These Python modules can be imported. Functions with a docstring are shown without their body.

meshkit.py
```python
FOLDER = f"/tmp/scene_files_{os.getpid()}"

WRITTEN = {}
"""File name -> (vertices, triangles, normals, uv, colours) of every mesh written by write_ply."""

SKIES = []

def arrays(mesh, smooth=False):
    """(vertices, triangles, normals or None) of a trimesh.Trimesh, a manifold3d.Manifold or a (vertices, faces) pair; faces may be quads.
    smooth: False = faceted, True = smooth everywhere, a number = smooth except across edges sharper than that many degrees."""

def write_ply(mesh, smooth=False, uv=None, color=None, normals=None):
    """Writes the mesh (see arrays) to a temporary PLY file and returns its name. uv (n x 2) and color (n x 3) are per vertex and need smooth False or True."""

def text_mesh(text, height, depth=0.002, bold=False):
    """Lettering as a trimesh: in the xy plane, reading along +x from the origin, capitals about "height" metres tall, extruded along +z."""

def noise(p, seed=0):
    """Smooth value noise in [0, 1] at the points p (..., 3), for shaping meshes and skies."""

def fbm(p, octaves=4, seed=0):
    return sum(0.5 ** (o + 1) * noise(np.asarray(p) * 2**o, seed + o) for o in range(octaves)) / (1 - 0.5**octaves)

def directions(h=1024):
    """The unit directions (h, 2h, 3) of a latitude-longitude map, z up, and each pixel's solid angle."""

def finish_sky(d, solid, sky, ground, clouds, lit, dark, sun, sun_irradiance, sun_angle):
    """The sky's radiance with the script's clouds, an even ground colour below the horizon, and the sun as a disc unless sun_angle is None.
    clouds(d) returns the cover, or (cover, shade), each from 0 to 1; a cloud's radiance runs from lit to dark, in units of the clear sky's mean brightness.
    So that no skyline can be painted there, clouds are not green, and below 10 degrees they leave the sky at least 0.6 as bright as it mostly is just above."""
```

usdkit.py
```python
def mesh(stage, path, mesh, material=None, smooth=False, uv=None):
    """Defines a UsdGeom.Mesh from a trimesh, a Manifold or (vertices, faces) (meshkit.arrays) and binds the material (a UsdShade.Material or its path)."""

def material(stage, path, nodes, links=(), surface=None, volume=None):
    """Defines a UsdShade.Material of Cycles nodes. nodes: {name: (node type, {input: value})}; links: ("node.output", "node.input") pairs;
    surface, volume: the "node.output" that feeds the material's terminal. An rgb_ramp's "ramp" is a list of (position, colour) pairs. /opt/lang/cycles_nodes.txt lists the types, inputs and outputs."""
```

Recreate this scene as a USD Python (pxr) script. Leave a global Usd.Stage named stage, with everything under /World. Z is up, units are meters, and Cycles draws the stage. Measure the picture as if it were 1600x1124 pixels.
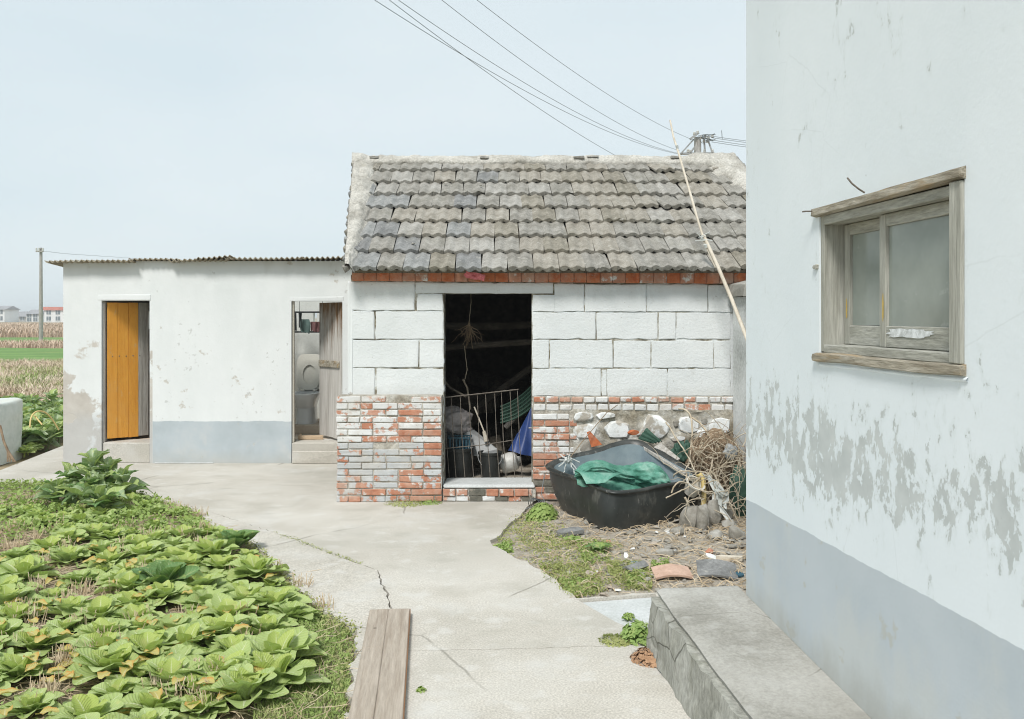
import math, random
import numpy as np
import trimesh
from shapely.geometry import Polygon, box as sbox, LineString
from shapely.ops import unary_union
import shapely
import usdkit, meshkit
from pxr import Usd, UsdGeom, UsdShade, UsdLux, Gf, Sdf, Vt

stage = Usd.Stage.CreateInMemory()
UsdGeom.SetStageUpAxis(stage, 'Z')
UsdGeom.SetStageMetersPerUnit(stage, 1.0)
UsdGeom.Xform.Define(stage, '/World')
UsdGeom.Scope.Define(stage, '/World/Looks')

# ------------------------------------------------------------------ camera, sky, sun, exposure
EYE = 1.78            # camera height
FPX = 1400.0          # focal length in pixels of the 1600 px wide photograph
cam = UsdGeom.Camera.Define(stage, '/World/camera')
cam.CreateHorizontalApertureAttr(36.0)
cam.CreateVerticalApertureAttr(36.0 * 719 / 1024)
cam.CreateFocalLengthAttr(36.0 * FPX / 1600)
cam.CreateVerticalApertureOffsetAttr(-36.0 * 67 / 1600)      # level camera with a little fall of the lens
cam.CreateClippingRangeAttr(Gf.Vec2f(0.05, 20000))
cam.CreateFStopAttr(0.0)
cam.CreateExposureAttr(1.12)
cam.AddTranslateOp().Set(Gf.Vec3d(0, 0, EYE))
cam.AddRotateXOp().Set(90.0)

SUN_EL, SUN_AZ = math.radians(52), math.atan2(-0.35, -0.94)
SUN_DIR = np.array([math.sin(SUN_AZ) * math.cos(SUN_EL), math.cos(SUN_AZ) * math.cos(SUN_EL), math.sin(SUN_EL)])
sun = UsdLux.DistantLight.Define(stage, '/World/sun')
sun.CreateIntensityAttr(0.4)
sun.CreateAngleAttr(14.0)
sun.CreateColorAttr(Gf.Vec3f(1.0, 0.965, 0.92))
sun.CreateNormalizeAttr(True)
sun.AddRotateZOp().Set(math.degrees(math.atan2(SUN_DIR[0], -SUN_DIR[1])))
sun.AddRotateXOp().Set(90 - math.degrees(SUN_EL))


# ------------------------------------------------------------------ small node-graph writer
class Out:
    def __init__(s, name): s.name = name

class MG:
    """A material's node graph: g('noise_texture', scale=3) returns a node; node['fac'] is an output to pass on."""
    def __init__(s): s.nodes, s.links, s.k = {}, [], 0
    def __call__(s, kind, **inp):
        s.k += 1
        nm = 'n%d' % s.k
        vals = {}
        for k, v in inp.items():
            if isinstance(v, Out): s.links.append((v.name, nm + '.' + k))
            else: vals[k] = v
        s.nodes[nm] = (kind, vals)
        class N:
            def __getitem__(self, o): return Out(nm + '.' + o)
        return N()
    def done(s, name, surf=None, vol=None):
        return usdkit.material(stage, '/World/Looks/' + name, s.nodes, s.links, surface=surf.name if surf else None, volume=vol.name if vol else None)
    # short cuts
    def pos(s): return s('geometry')['position']
    def obj(s): return s('texture_coordinate')['object']
    def noise(s, vec, scale, detail=4, rough=.55, stretch=None, dist=0.0):
        if stretch is not None: vec = s('mapping', vector=vec, scale=stretch)['vector']
        return s('noise_texture', vector=vec, scale=scale, detail=detail, roughness=rough, distortion=dist)['fac']
    def ramp(s, fac, *stops): return s('rgb_ramp', fac=fac, ramp=list(stops))['color']
    def mask(s, fac, a, b): return s('map_range', value=fac, from_min=a, from_max=b, to_min=0., to_max=1., clamp=True)['result']
    def math(s, op, a, b=0.5): return s('math', math_type=op, value1=a, value2=b)['value']
    def mix(s, fac, a, b, how='mix'): return s('mix', mix_type=how, fac=fac, color1=a, color2=b)['color']
    def bump(s, h, strength=.3, dist=.01, normal=None):
        kw = dict(height=h, strength=strength, distance=dist)
        if normal is not None: kw['normal'] = normal
        return s('bump', **kw)['normal']
    def bsdf(s, **kw): return s('principled_bsdf', **kw)['BSDF']

# sky: a real sky behind a full cover of thin bright cloud
g = MG()
sk = g('sky_texture', sky_type='single_scattering', sun_disc=False, sun_elevation=SUN_EL, sun_rotation=SUN_AZ, altitude=100.0, air_density=1.0, aerosol_density=2.0, ozone_density=1.0)['color']
gn = g('texture_coordinate')['generated']
cn = g.noise(gn, 2.2, 3, .5, stretch=(1, 1, 3))
cl = g.ramp(cn, (.3, (5.3, 6.15, 6.55)), (.7, (6.1, 6.7, 6.92)))
skyc = g.mix(0.93, sk, cl)
bg = g('background_shader', color=skyc, strength=0.062)
sky_mat = g.done('sky_material', bg['background'])
dome = UsdLux.DomeLight.Define(stage, '/World/sky')
UsdShade.MaterialBindingAPI.Apply(dome.GetPrim()).Bind(sky_mat)
dome.GetPrim().SetCustomDataByKey('kind', 'structure')

# ------------------------------------------------------------------ naming, tagging
taken = {}
def numbered(parent, name):
    k = (parent, name)
    taken[k] = taken.get(k, -1) + 1
    return parent + '/' + (name if taken[k] == 0 else '%s_%03d' % (name, taken[k]))

def tag(path, label=None, cat=None, group=None, kind=None):
    p = stage.GetPrimAtPath(path)
    for k, v in (('label', label), ('category', cat), ('group', group), ('kind', kind)):
        if v: p.SetCustomDataByKey(k, v)
    return path

def xf(name, parent='/World', loc=None, rz=None, scale=None):
    path = numbered(parent, name)
    x = UsdGeom.Xform.Define(stage, path)
    if loc is not None: x.AddTranslateOp().Set(Gf.Vec3d(*map(float, loc)))
    if rz is not None: x.AddRotateZOp().Set(float(rz))
    if scale is not None: x.AddScaleOp().Set(Gf.Vec3f(*map(float, scale)))
    return path

def thing(name, label, cat, group=None, loc=None, rz=None, scale=None):
    return tag(xf(name, '/World', loc, rz, scale), label, cat, group)

def mesh(parent, name, geo, mat, smooth=False, uv=None, label=None, kind=None):
    if isinstance(geo, B): geo = geo.get()
    path = numbered(parent, name)
    usdkit.mesh(stage, path, geo, mat, smooth=smooth, uv=uv)
    if label or kind: tag(path, label, kind=kind)
    return path

def single(name, label, cat, geo, mat, group=None, smooth=False, kind=None, uv=None):
    return tag(mesh('/World', name, geo, mat, smooth, uv), label, cat, group, kind)

def struct(name, geo, mat, smooth=False, parent='/World'):
    return tag(mesh(parent, name, geo, mat, smooth), kind='structure')

def copy_of(src, name, label, cat, group, loc, rz, scale):
    path = thing(name, label, cat, group, loc, rz, scale)
    p = stage.GetPrimAtPath(path)
    p.GetReferences().AddInternalReference(Sdf.Path(src))
    p.SetInstanceable(True)
    return path

# ------------------------------------------------------------------ geometry helpers
def tri(f):
    f = np.asarray(f, int)
    if f.ndim == 2 and f.shape[1] == 4: f = np.vstack([f[:, [0, 1, 2]], f[:, [0, 2, 3]]])
    return f

class B:
    """Collects pieces of one mesh."""
    def __init__(s): s.v, s.f, s.n, s.uv = [], [], 0, []
    def add(s, v, f=None, uv=None):
        if f is None: v, f = np.array(v.vertices), np.array(v.faces)
        v = np.asarray(v, float)
        s.v.append(v); s.f.append(tri(f) + s.n); s.n += len(v)
        s.uv.append(np.zeros((len(v), 2)) if uv is None else uv)
        return s
    def get(s): return (np.vstack(s.v), np.vstack(s.f))
    def uvs(s): return np.vstack(s.uv)

_CH = None
def cbox(x0, x1, y0, y1, z0, z1, c=.004, jit=0.0, rng=None):
    """A chamfered box (44 triangles), its corners moved a little by jit."""
    global _CH
    if _CH is None:
        pts = []
        for sx in (-1, 1):
            for sy in (-1, 1):
                for sz in (-1, 1):
                    for k in range(3):
                        q = np.array([sx, sy, sz], float) * 1.0
                        ins = np.array([sx, sy, sz], float) * .2; ins[k] = 0
                        pts.append(q - ins)
        pts = np.array(pts)
        h = trimesh.convex.convex_hull(pts)
        order = [int(np.argmin(np.linalg.norm(pts - v, axis=1))) for v in h.vertices]
        _CH = np.array([[order[i] for i in f] for f in h.faces])
    lo, hi = np.array([x0, y0, z0], float), np.array([x1, y1, z1], float)
    ctr, half = (lo + hi) / 2, (hi - lo) / 2
    pts = []
    for sx in (-1, 1):
        for sy in (-1, 1):
            for sz in (-1, 1):
                sg = np.array([sx, sy, sz], float)
                cor = ctr + sg * half + (rng.uniform(-jit, jit, 3) if jit else 0)
                for k in range(3):
                    ins = sg * min(c, .45 * half.min()); ins[k] = 0
                    pts.append(cor - ins)
    return np.array(pts), _CH

def pbox(x0, x1, y0, y1, z0, z1):
    v = np.array([[x, y, z] for x in (x0, x1) for y in (y0, y1) for z in (z0, z1)], float)
    f = [[0, 1, 3, 2], [4, 6, 7, 5], [0, 4, 5, 1], [2, 3, 7, 6], [0, 2, 6, 4], [1, 5, 7, 3]]
    return v, tri(f)

def tube(pts, r, sides=6, cap=True):
    p = np.asarray(pts, float)
    r = np.broadcast_to(np.asarray(r, float), (len(p),))
    t = np.gradient(p, axis=0); t /= np.linalg.norm(t, axis=1, keepdims=True) + 1e-12
    ref = np.where(np.abs(t[:, 2:]) < .9, [0, 0, 1.], [1., 0, 0])
    a = np.cross(t, ref); a /= np.linalg.norm(a, axis=1, keepdims=True) + 1e-12
    b = np.cross(t, a)
    an = np.arange(sides) * 2 * np.pi / sides
    v = p[:, None] + r[:, None, None] * (np.cos(an)[None, :, None] * a[:, None] + np.sin(an)[None, :, None] * b[:, None])
    i, j = np.meshgrid(np.arange(len(p) - 1), np.arange(sides), indexing='ij')
    q = np.stack([i * sides + j, i * sides + (j + 1) % sides, (i + 1) * sides + (j + 1) % sides, (i + 1) * sides + j], -1).reshape(-1, 4)
    f = [tri(q)]
    v = v.reshape(-1, 3)
    if cap:
        n = len(p)
        f.append(np.array([[0, k + 1, k] for k in range(1, sides - 1)]))
        f.append(np.array([[0, k, k + 1] for k in range(1, sides - 1)]) + (n - 1) * sides)
    return v, np.vstack(f)[:, ::-1]

def lathe(prof, n=20, c=(0, 0, 0)):
    """A surface of revolution about z of the profile [(r, z), ...]."""
    pr = np.array(prof, float)
    an = np.arange(n) * 2 * np.pi / n
    v = np.stack([pr[:, 0][:, None] * np.cos(an), pr[:, 0][:, None] * np.sin(an), np.repeat(pr[:, 1][:, None], n, 1)], -1)
    i, j = np.meshgrid(np.arange(len(pr) - 1), np.arange(n), indexing='ij')
    q = np.stack([i * n + j, i * n + (j + 1) % n, (i + 1) * n + (j + 1) % n, (i + 1) * n + j], -1).reshape(-1, 4)
    return v.reshape(-1, 3) + np.array(c), tri(q)

def grid(fn, nu, nv, closed_u=False):
    """fn(u, v) -> (x, y, z) arrays on a grid of u, v in [0, 1]."""
    u, v = np.meshgrid(np.linspace(0, 1, nu), np.linspace(0, 1, nv), indexing='ij')
    p = np.stack(np.broadcast_arrays(*fn(u, v)), -1).reshape(-1, 3)
    i, j = np.meshgrid(np.arange(nu - 1), np.arange(nv - 1), indexing='ij')
    q = np.stack([i * nv + j, (i + 1) * nv + j, (i + 1) * nv + j + 1, i * nv + j + 1], -1).reshape(-1, 4)
    return p, tri(q), np.stack([u.ravel(), v.ravel()], 1)

def shell(fn, nu, nv, thick):
    """A sheet of grid() given a thickness along its own normals: closed all round."""
    p, f, _ = grid(fn, nu, nv)
    m = trimesh.Trimesh(p, f, process=False)
    n = m.vertex_normals
    q = p - n * thick
    k = len(p)
    idx = np.arange(k).reshape(nu, nv)
    ring = list(idx[:, 0]) + list(idx[-1, 1:]) + list(idx[-2::-1, -1]) + list(idx[0, -2:0:-1])
    side = []
    for a, b in zip(ring, ring[1:] + ring[:1]): side += [[a, b, b + k], [a, b + k, a + k]]
    return np.vstack([p, q]), np.vstack([f, f[:, ::-1] + k, np.array(side)[:, ::-1]])

def extrude(poly, h):
    if poly.geom_type == 'MultiPolygon':
        return trimesh.util.concatenate([extrude(q, h) for q in poly.geoms])
    return trimesh.creation.extrude_polygon(poly, h, engine='earcut')

def slab(poly, z0, z1):
    m = extrude(poly, z1 - z0)
    return np.array(m.vertices) + [0, 0, z0], np.array(m.faces)

def wall_xz(poly, y0, y1):
    """A polygon drawn in (x, z), extruded from y0 to y1 (y0 < y1)."""
    m = extrude(poly, y1 - y0)
    v = np.array(m.vertices)
    return np.stack([v[:, 0], y1 - v[:, 2], v[:, 1]], 1), np.array(m.faces)

def hull(pts):
    h = trimesh.convex.convex_hull(np.asarray(pts, float))
    return np.array(h.vertices), np.array(h.faces)

def stone(c, size, seed, n=26):
    r = np.random.default_rng(seed)
    d = r.normal(size=(n, 3)); d /= np.linalg.norm(d, axis=1, keepdims=True)
    return hull(d * np.array(size) / 2 * r.uniform(.8, 1.05, (n, 1)) + np.array(c))

def rot(v, rx=0, ry=0, rz=0):
    M = trimesh.transformations.euler_matrix(rx, ry, rz)[:3, :3]
    return np.asarray(v) @ M.T

def ground(px, py, z=0.0):
    """The point of height z that the photograph shows at the pixel (px, py)."""
    y = FPX * (EYE - z) / (py - 495.0)
    return np.array([(px - 800.0) / FPX * y, y, z])

def at(px, py, y):
    return np.array([(px - 800.0) / FPX * y, y, EYE - (py - 495.0) / FPX * y])

def beam(a, b, w, h, up=(0, 0, 1), c=.003):
    """A chamfered bar from a to b, w across and h high."""
    a, b = np.asarray(a, float), np.asarray(b, float)
    L = np.linalg.norm(b - a); t = (b - a) / L
    s = np.cross(t, up); s /= np.linalg.norm(s) + 1e-12
    u = np.cross(s, t)
    v, f = cbox(-w / 2, w / 2, 0, L, -h / 2, h / 2, c)
    return a + v[:, [0]] * s + v[:, [1]] * t + v[:, [2]] * u, f
# ------------------------------------------------------------------ materials
def surf_mat(name, stops, scale=4, detail=6, rough=.85, bump=.25, bscale=60, stretch=None, coord='pos', bdist=.004, spec=.25,
             spots=None, dist=0.0, fine=.12, cracks=None):
    """Noise-coloured rough surface with relief. spots: (scale, lo, hi, colour, amount)."""
    g = MG()
    p = g.pos() if coord == 'pos' else g.obj()
    if coord == 'rand':
        p = g('vector_math', math_type='add', vector1=p, vector2=g('object_info')['location'])['vector']
    n = g.noise(p, scale, detail, .6, stretch, dist)
    c = g.ramp(n, *stops)
    n2 = g.noise(p, bscale, 4, .65, stretch)
    if fine: c = g.mix(fine, c, g.ramp(n2, (.3, (0, 0, 0)), (.7, (1, 1, 1))), 'overlay')
    for s in (spots or []):
        sc, lo, hi, col, amt = s[:5]
        m = g.mask(g.noise(p, sc, 5, .6, s[5] if len(s) > 5 else None), lo, hi)
        c = g.mix(g.math('multiply', m, amt), c, col)
    hh = n2
    if cracks:                                   # (scale, width, how many, colour)
        wp = g.mix(.09, p, g('noise_texture', vector=p, scale=2.4, detail=5.0)['color'])
        ed = g('voronoi_texture', vector=wp, feature='distance_to_edge', scale=cracks[0])['distance']
        ck = g.math('multiply', g.mask(ed, cracks[1], cracks[1] * .3), g.mask(g.noise(p, .8, 3), cracks[2], cracks[2] + .06))
        c = g.mix(g.math('multiply', ck, .65), c, cracks[3])
        hh = g.math('subtract', n2, g.math('multiply', ck, .8))
    nb = g.bump(hh, bump, bdist)
    return g.done(name, g.bsdf(base_color=c, roughness=rough, specular_ior_level=spec, normal=nb))

M = {}
M['concrete'] = surf_mat('concrete_mat', [(.3, (.41, .385, .335)), (.5, (.50, .475, .425)), (.72, (.57, .55, .505))], 1.1, 8, .88, .35, 90, bdist=.004,
    spots=[(.55, .50, .66, (.325, .31, .265), .7), (6, .56, .66, (.57, .56, .53), .5), (22, .66, .72, (.28, .265, .23), .35), (2.6, .57, .72, (.35, .335, .285), .45, (1, 1.6, 1)), (70, .66, .72, (.24, .23, .20), .5), (1.7, .56, .7, (.55, .545, .52), .5), (.8, .54, .62, (.37, .35, .30), .45)], fine=.3, cracks=(.42, .004, .50, (.2, .19, .16)))
M['concrete_old'] = surf_mat('old_concrete_mat', [(.3, (.37, .365, .33)), (.5, (.45, .44, .40)), (.7, (.52, .51, .475))], 2.2, 8, .9, .35, 70, bdist=.008,
    spots=[(30, .62, .70, (.29, .28, .25), .35), (1.1, .5, .7, (.36, .34, .30), .5)], fine=.35)
M['concrete_pale'] = surf_mat('pale_concrete_mat', [(.35, (.46, .48, .47)), (.65, (.55, .57, .57))], 3, 6, .9, .3, 70, fine=.15)
M['concrete_step'] = surf_mat('step_concrete_mat', [(.32, (.25, .243, .215)), (.5, (.345, .338, .308)), (.68, (.44, .435, .41))], 2.6, 9, .88, .5, 60, bdist=.005,
    spots=[(9, .55, .68, (.40, .395, .37), .6), (1.3, .48, .68, (.24, .23, .195), .5), (35, .66, .70, (.44, .43, .41), .3), (.9, .5, .62, (.43, .42, .39), .4), (4, .6, .68, (.22, .215, .18), .4)], fine=.18, cracks=(1.1, .006, .48, (.15, .145, .12)))
M['render_rough'] = surf_mat('rough_render_mat', [(.3, (.20, .20, .17)), (.5, (.30, .30, .265)), (.7, (.40, .40, .365))], 3.5, 9, .92, .8, 40, bdist=.008, stretch=(1, 1, .5),
    spots=[(5, .56, .66, (.42, .42, .39), .6, (1, 1, .35)), (1.6, .5, .65, (.17, .17, .13), .5), (3, .58, .64, (.16, .16, .12), .5, (1, 1, .3))], fine=.3, cracks=(2.6, .012, .42, (.08, .08, .06)))
M['mortar'] = surf_mat('mortar_mat', [(.3, (.20, .175, .135)), (.45, (.34, .31, .26)), (.58, (.47, .45, .40)), (.72, (.58, .575, .55))], 7, 7, .95, .9, 50, bdist=.01, fine=.3)
M['dark_mortar'] = surf_mat('block_joint_mat', [(.38, (.11, .10, .075)), (.48, (.24, .22, .17)), (.545, (.44, .43, .38)), (.61, (.62, .645, .64))], 6, 7, .95, .8, 60, bdist=.008)
M['rubble_mortar'] = surf_mat('rubble_mortar_mat', [(.3, (.19, .16, .11)), (.45, (.30, .275, .22)), (.58, (.43, .415, .37)), (.70, (.62, .63, .61))], 4, 8, .95, .9, 40, bdist=.012, fine=.3)
M['grey_plaster'] = surf_mat('grey_plaster_mat', [(.3, (.40, .41, .395)), (.5, (.52, .54, .53)), (.7, (.64, .66, .66))], 3, 7, .92, .5, 40, fine=.2)
M['soil'] = surf_mat('soil_mat', [(.3, (.15, .115, .075)), (.5, (.24, .195, .135)), (.7, (.33, .28, .2))], 9, 8, .98, .9, 60, bdist=.02,
    spots=[(3, .55, .65, (.38, .32, .2), .6), (26, .58, .66, (.45, .40, .30), .6)], fine=.35)
M['debris_soil'] = surf_mat('debris_soil_mat', [(.3, (.27, .23, .18)), (.5, (.40, .36, .30)), (.7, (.52, .485, .425))], 8, 8, .98, .9, 70, bdist=.02,
    spots=[(20, .58, .66, (.46, .43, .37), .6)], fine=.35)
M['far_ground'] = surf_mat('far_ground_mat', [(.3, (.20, .165, .10)), (.5, (.31, .25, .16)), (.7, (.42, .33, .235))], .35, 8, .98, .5, 6, bdist=.05,
    spots=[(.13, .55, .66, (.15, .2, .06), .7), (1.6, .6, .7, (.2, .24, .08), .5)], fine=.2)
M['field_green'] = surf_mat('green_field_mat', [(.3, (.10, .19, .055)), (.6, (.16, .27, .08))], .5, 7, .95, .5, 8, bdist=.05, stretch=(.5, 2, 1), fine=.2,
    spots=[(.22, .6, .72, (.25, .25, .1), .5)])

# whitewashed plaster of the toilet block: paint, bare grey-beige render where it has fallen off, a grey-blue dado with its own edge
def toilet_wall():
    g = MG(); p = g.pos()
    xyz = g('separate_xyz', vector=p); x, z = xyz['x'], xyz['z']
    big = g.noise(p, .9, 4)
    white = g.ramp(g.noise(p, 2.5, 6, .6, (1, 1, .45)), (.3, (.635, .665, .665)), (.6, (.695, .72, .722)))
    ed = g.math('multiply', g.math('subtract', g.noise(p, 6, 6, .65), .5), .045)
    zz = g.math('add', z, ed)
    dado = g.math('subtract', 1.0, g.mask(zz, .507, .513))
    right = g.mask(x, -4.37, -4.36)
    grey = g.ramp(g.noise(p, 3, 7, .6), (.3, (.385, .435, .46)), (.55, (.44, .49, .52)), (.72, (.50, .53, .54)))
    grey = g.mix(g.math('multiply', g.mask(g.math('add', z, g.math('multiply', g.noise(p, 5, 7, .65, (1, 1, .5)), .3)), .34, .12), .55), grey, (.42, .41, .37))
    grey = g.mix(g.math('multiply', g.mask(g.noise(p, 3.4, 8, .66), .58, .66), .5), grey, (.53, .54, .53))
    c = g.mix(g.math('multiply', dado, right), white, grey)
    # the left pier: paint gone low down, pinkish-grey render
    left = g.math('subtract', 1.0, right)
    bare = g.ramp(g.noise(p, 4, 7, .62), (.3, (.43, .40, .36)), (.6, (.53, .505, .465)), (.75, (.56, .56, .54)))
    fall = g.math('add', g.noise(p, 1.9, 7, .62), g.math('multiply', g.mask(z, 1.75, .35), .30))
    c = g.mix(g.math('multiply', left, g.mask(fall, .66, .69)), c, bare)
    low = g.math('multiply', left, g.mask(g.math('add', z, g.math('multiply', big, .3)), .75, .6))
    c = g.mix(g.math('multiply', low, .55), c, (.44, .455, .46))
    # the strip just over the dado: larger bare patches, and flecks higher up
    band = g.math('multiply', g.mask(z, .42, .56), g.mask(z, .95, .62))
    pv = g.math('add', g.noise(p, 2.7, 8, .62), g.math('multiply', band, .13))
    c = g.mix(g.math('multiply', g.mask(pv, .665, .685), .85), c, (.50, .475, .43))
    fl = g.math('add', g.noise(p, 17, 6, .65), g.math('multiply', g.mask(g.noise(p, 1.4, 3), .45, .65), .13))
    c = g.mix(g.math('multiply', g.mask(fl, .715, .735), .6), c, (.45, .455, .44))
    # rust-grey weeping below the roof edge
    top = g.math('multiply', g.mask(z, 2.1, 2.45), g.mask(g.noise(p, 3, 5, .6, (1, 1, .25)), .55, .68))
    c = g.mix(g.math('multiply', top, .4), c, (.42, .42, .38))
    h = g.math('add', g.noise(p, 7, 6, .6), g.math('multiply', g.mask(pv, .66, .69), -.5))
    return g.done('toilet_wall_mat', g.bsdf(base_color=c, roughness=.9, specular_ior_level=.2, normal=g.bump(h, .35, .01)))
M['toilet_wall'] = toilet_wall()

def house_wall():
    g = MG(); p = g.pos()
    xyz = g('separate_xyz', vector=p); z = xyz['z']
    white = g.ramp(g.noise(p, 1.3, 5, .55, (1, 1, .6)), (.3, (.675, .735, .77)), (.65, (.725, .78, .815)))
    band = g.math('multiply', g.mask(z, .88, 1.12), g.mask(z, 1.62, 1.28))
    n1 = g.noise(p, 8.0, 10, .66, (1, 1, .5), .3)
    nf = g.noise(p, 17, 11, .66, (1, 1, .6), .3)
    n2 = g.noise(p, 1.6, 4, .55)
    v = g.math('add', g.math('multiply', n1, .30), g.math('multiply', nf, .70))
    v = g.math('add', v, g.math('multiply', band, .15))
    v = g.math('add', v, g.math('multiply', g.math('subtract', n2, .5), .30))
    thin = g.mask(v, .575, .63)
    peel = g.mask(v, .640, .650)
    c = g.mix(g.math('multiply', thin, .5), white, (.63, .685, .70))
    grey = g.ramp(g.noise(p, 9, 5), (.3, (.45, .485, .485)), (.7, (.545, .58, .58)))
    c = g.mix(peel, c, grey)
    # hairline cracks higher up
    wp = g.mix(.06, p, g('noise_texture', vector=p, scale=3.0, detail=4.0)['color'])
    ed = g('voronoi_texture', vector=wp, feature='distance_to_edge', scale=1.7)['distance']
    cr = g.math('multiply', g.mask(ed, .0045, .001), g.mask(g.noise(p, 1.1, 2), .52, .6))
    c = g.mix(g.math('multiply', cr, .14), c, (.42, .45, .45))
    fl = g.math('add', g.noise(p, 26, 5, .6, (1, 1, .5)), g.math('multiply', band, .05))
    c = g.mix(g.math('multiply', g.mask(fl, .72, .735), .7), c, (.43, .46, .46))
    # the dado
    ed = g.math('multiply', g.math('subtract', g.noise(p, 5, 6, .65), .5), .03)
    dado = g.mask(g.math('add', z, ed), .832, .828)
    gd = g.ramp(g.noise(p, 1.6, 6, .6), (.3, (.43, .485, .525)), (.6, (.485, .535, .57)))
    worn = g.math('add', g.noise(p, 2.2, 9, .65, (1, 1, .5)), g.math('multiply', g.mask(z, .75, .3), .18))
    gd = g.mix(g.math('multiply', g.mask(worn, .52, .66), .75), gd, (.52, .55, .545))
    gd = g.mix(g.math('multiply', g.mask(g.noise(p, 5, 9, .68), .62, .65), .6), gd, (.44, .44, .39))
    foot = g.math('multiply', g.mask(g.math('add', z, g.math('multiply', g.noise(p, 6, 7, .65, (1, 1, .5)), .34)), .60, .40), .7)
    gd = g.mix(foot, gd, (.36, .36, .325))
    c = g.mix(dado, c, gd)
    h = g.math('add', g.math('multiply', g.noise(p, 5, 5, .6), .6), g.math('multiply', peel, -.9))
    h = g.math('add', h, g.math('multiply', g.noise(p, 60, 3), .15))
    return g.done('house_wall_mat', g.bsdf(base_color=c, roughness=.85, specular_ior_level=.25, normal=g.bump(h, .3, .012)))
M['house_wall'] = house_wall()

def block_mat():
    g = MG(); p = g.pos(); z = g('separate_xyz', vector=p)['z']
    c = g.ramp(g.noise(p, 2.2, 6, .6), (.3, (.62, .65, .655)), (.65, (.69, .715, .72)))
    d = g.math('multiply', g.mask(g.math('add', z, g.math('multiply', g.noise(p, 5, 5), .16)), 1.20, 1.10), .55)
    c = g.mix(d, c, (.50, .515, .50))
    c = g.mix(g.math('multiply', g.math('multiply', g.mask(z, 1.85, 2.15), g.mask(g.noise(p, 4, 6, .6, (1, 1, .25)), .45, .68)), .5), c, (.48, .49, .46))
    c = g.mix(g.math('multiply', g.mask(g.noise(p, 1.7, 8, .7), .50, .66), .4), c, (.60, .625, .62))
    c = g.mix(g.math('multiply', g.mask(g.noise(p, 11, 8, .7), .64, .70), .45), c, (.47, .47, .44))
    c = g.mix(g.math('multiply', g.mask(g.noise(p, 34, 4, .6), .70, .73), .7), c, (.33, .32, .28))
    c = g.mix(g.math('multiply', g.mask(g.noise(p, 3.1, 7, .65, (1, 1, .6)), .66, .70), .35), c, (.5, .51, .49))
    return g.done('painted_block_mat', g.bsdf(base_color=c, roughness=.88, specular_ior_level=.2, normal=g.bump(g.math('add', g.noise(p, 40, 6, .65), g.math('multiply', g.noise(p, 9, 4), .8)), .55, .01)))
M['block'] = block_mat()

def brick_mat(name, paint, lo, hi, base=((.37, .15, .09), (.50, .255, .17))):
    """Red brick under what is left of a coat of limewash; the coat goes where the noise lies below lo..hi."""
    g = MG(); p = g.pos()
    b = g.ramp(g.noise(p, 13, 6, .6), (.3, base[0]), (.65, base[1]), (.8, (.55, .32, .2)))
    w = g.ramp(g.noise(p, 9, 5), (.3, paint[0]), (.7, paint[1]))
    n = g.noise(p, 9, 9, .66)
    m = g.mask(n, lo, hi)
    c = g.mix(m, b, w)
    c = g.mix(g.math('multiply', g.mask(g.noise(p, 30, 4), .62, .68), .55), c, (.27, .24, .2))
    c = g.mix(g.math('multiply', g.mask(g.noise(p, 2.3, 7, .68), .48, .64), .45), c, (.50, .455, .39))
    h = g.math('add', g.noise(p, 45, 5, .65), g.math('multiply', m, .25))
    return g.done(name, g.bsdf(base_color=c, roughness=.92, specular_ior_level=.15, normal=g.bump(h, .6, .006)))
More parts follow.
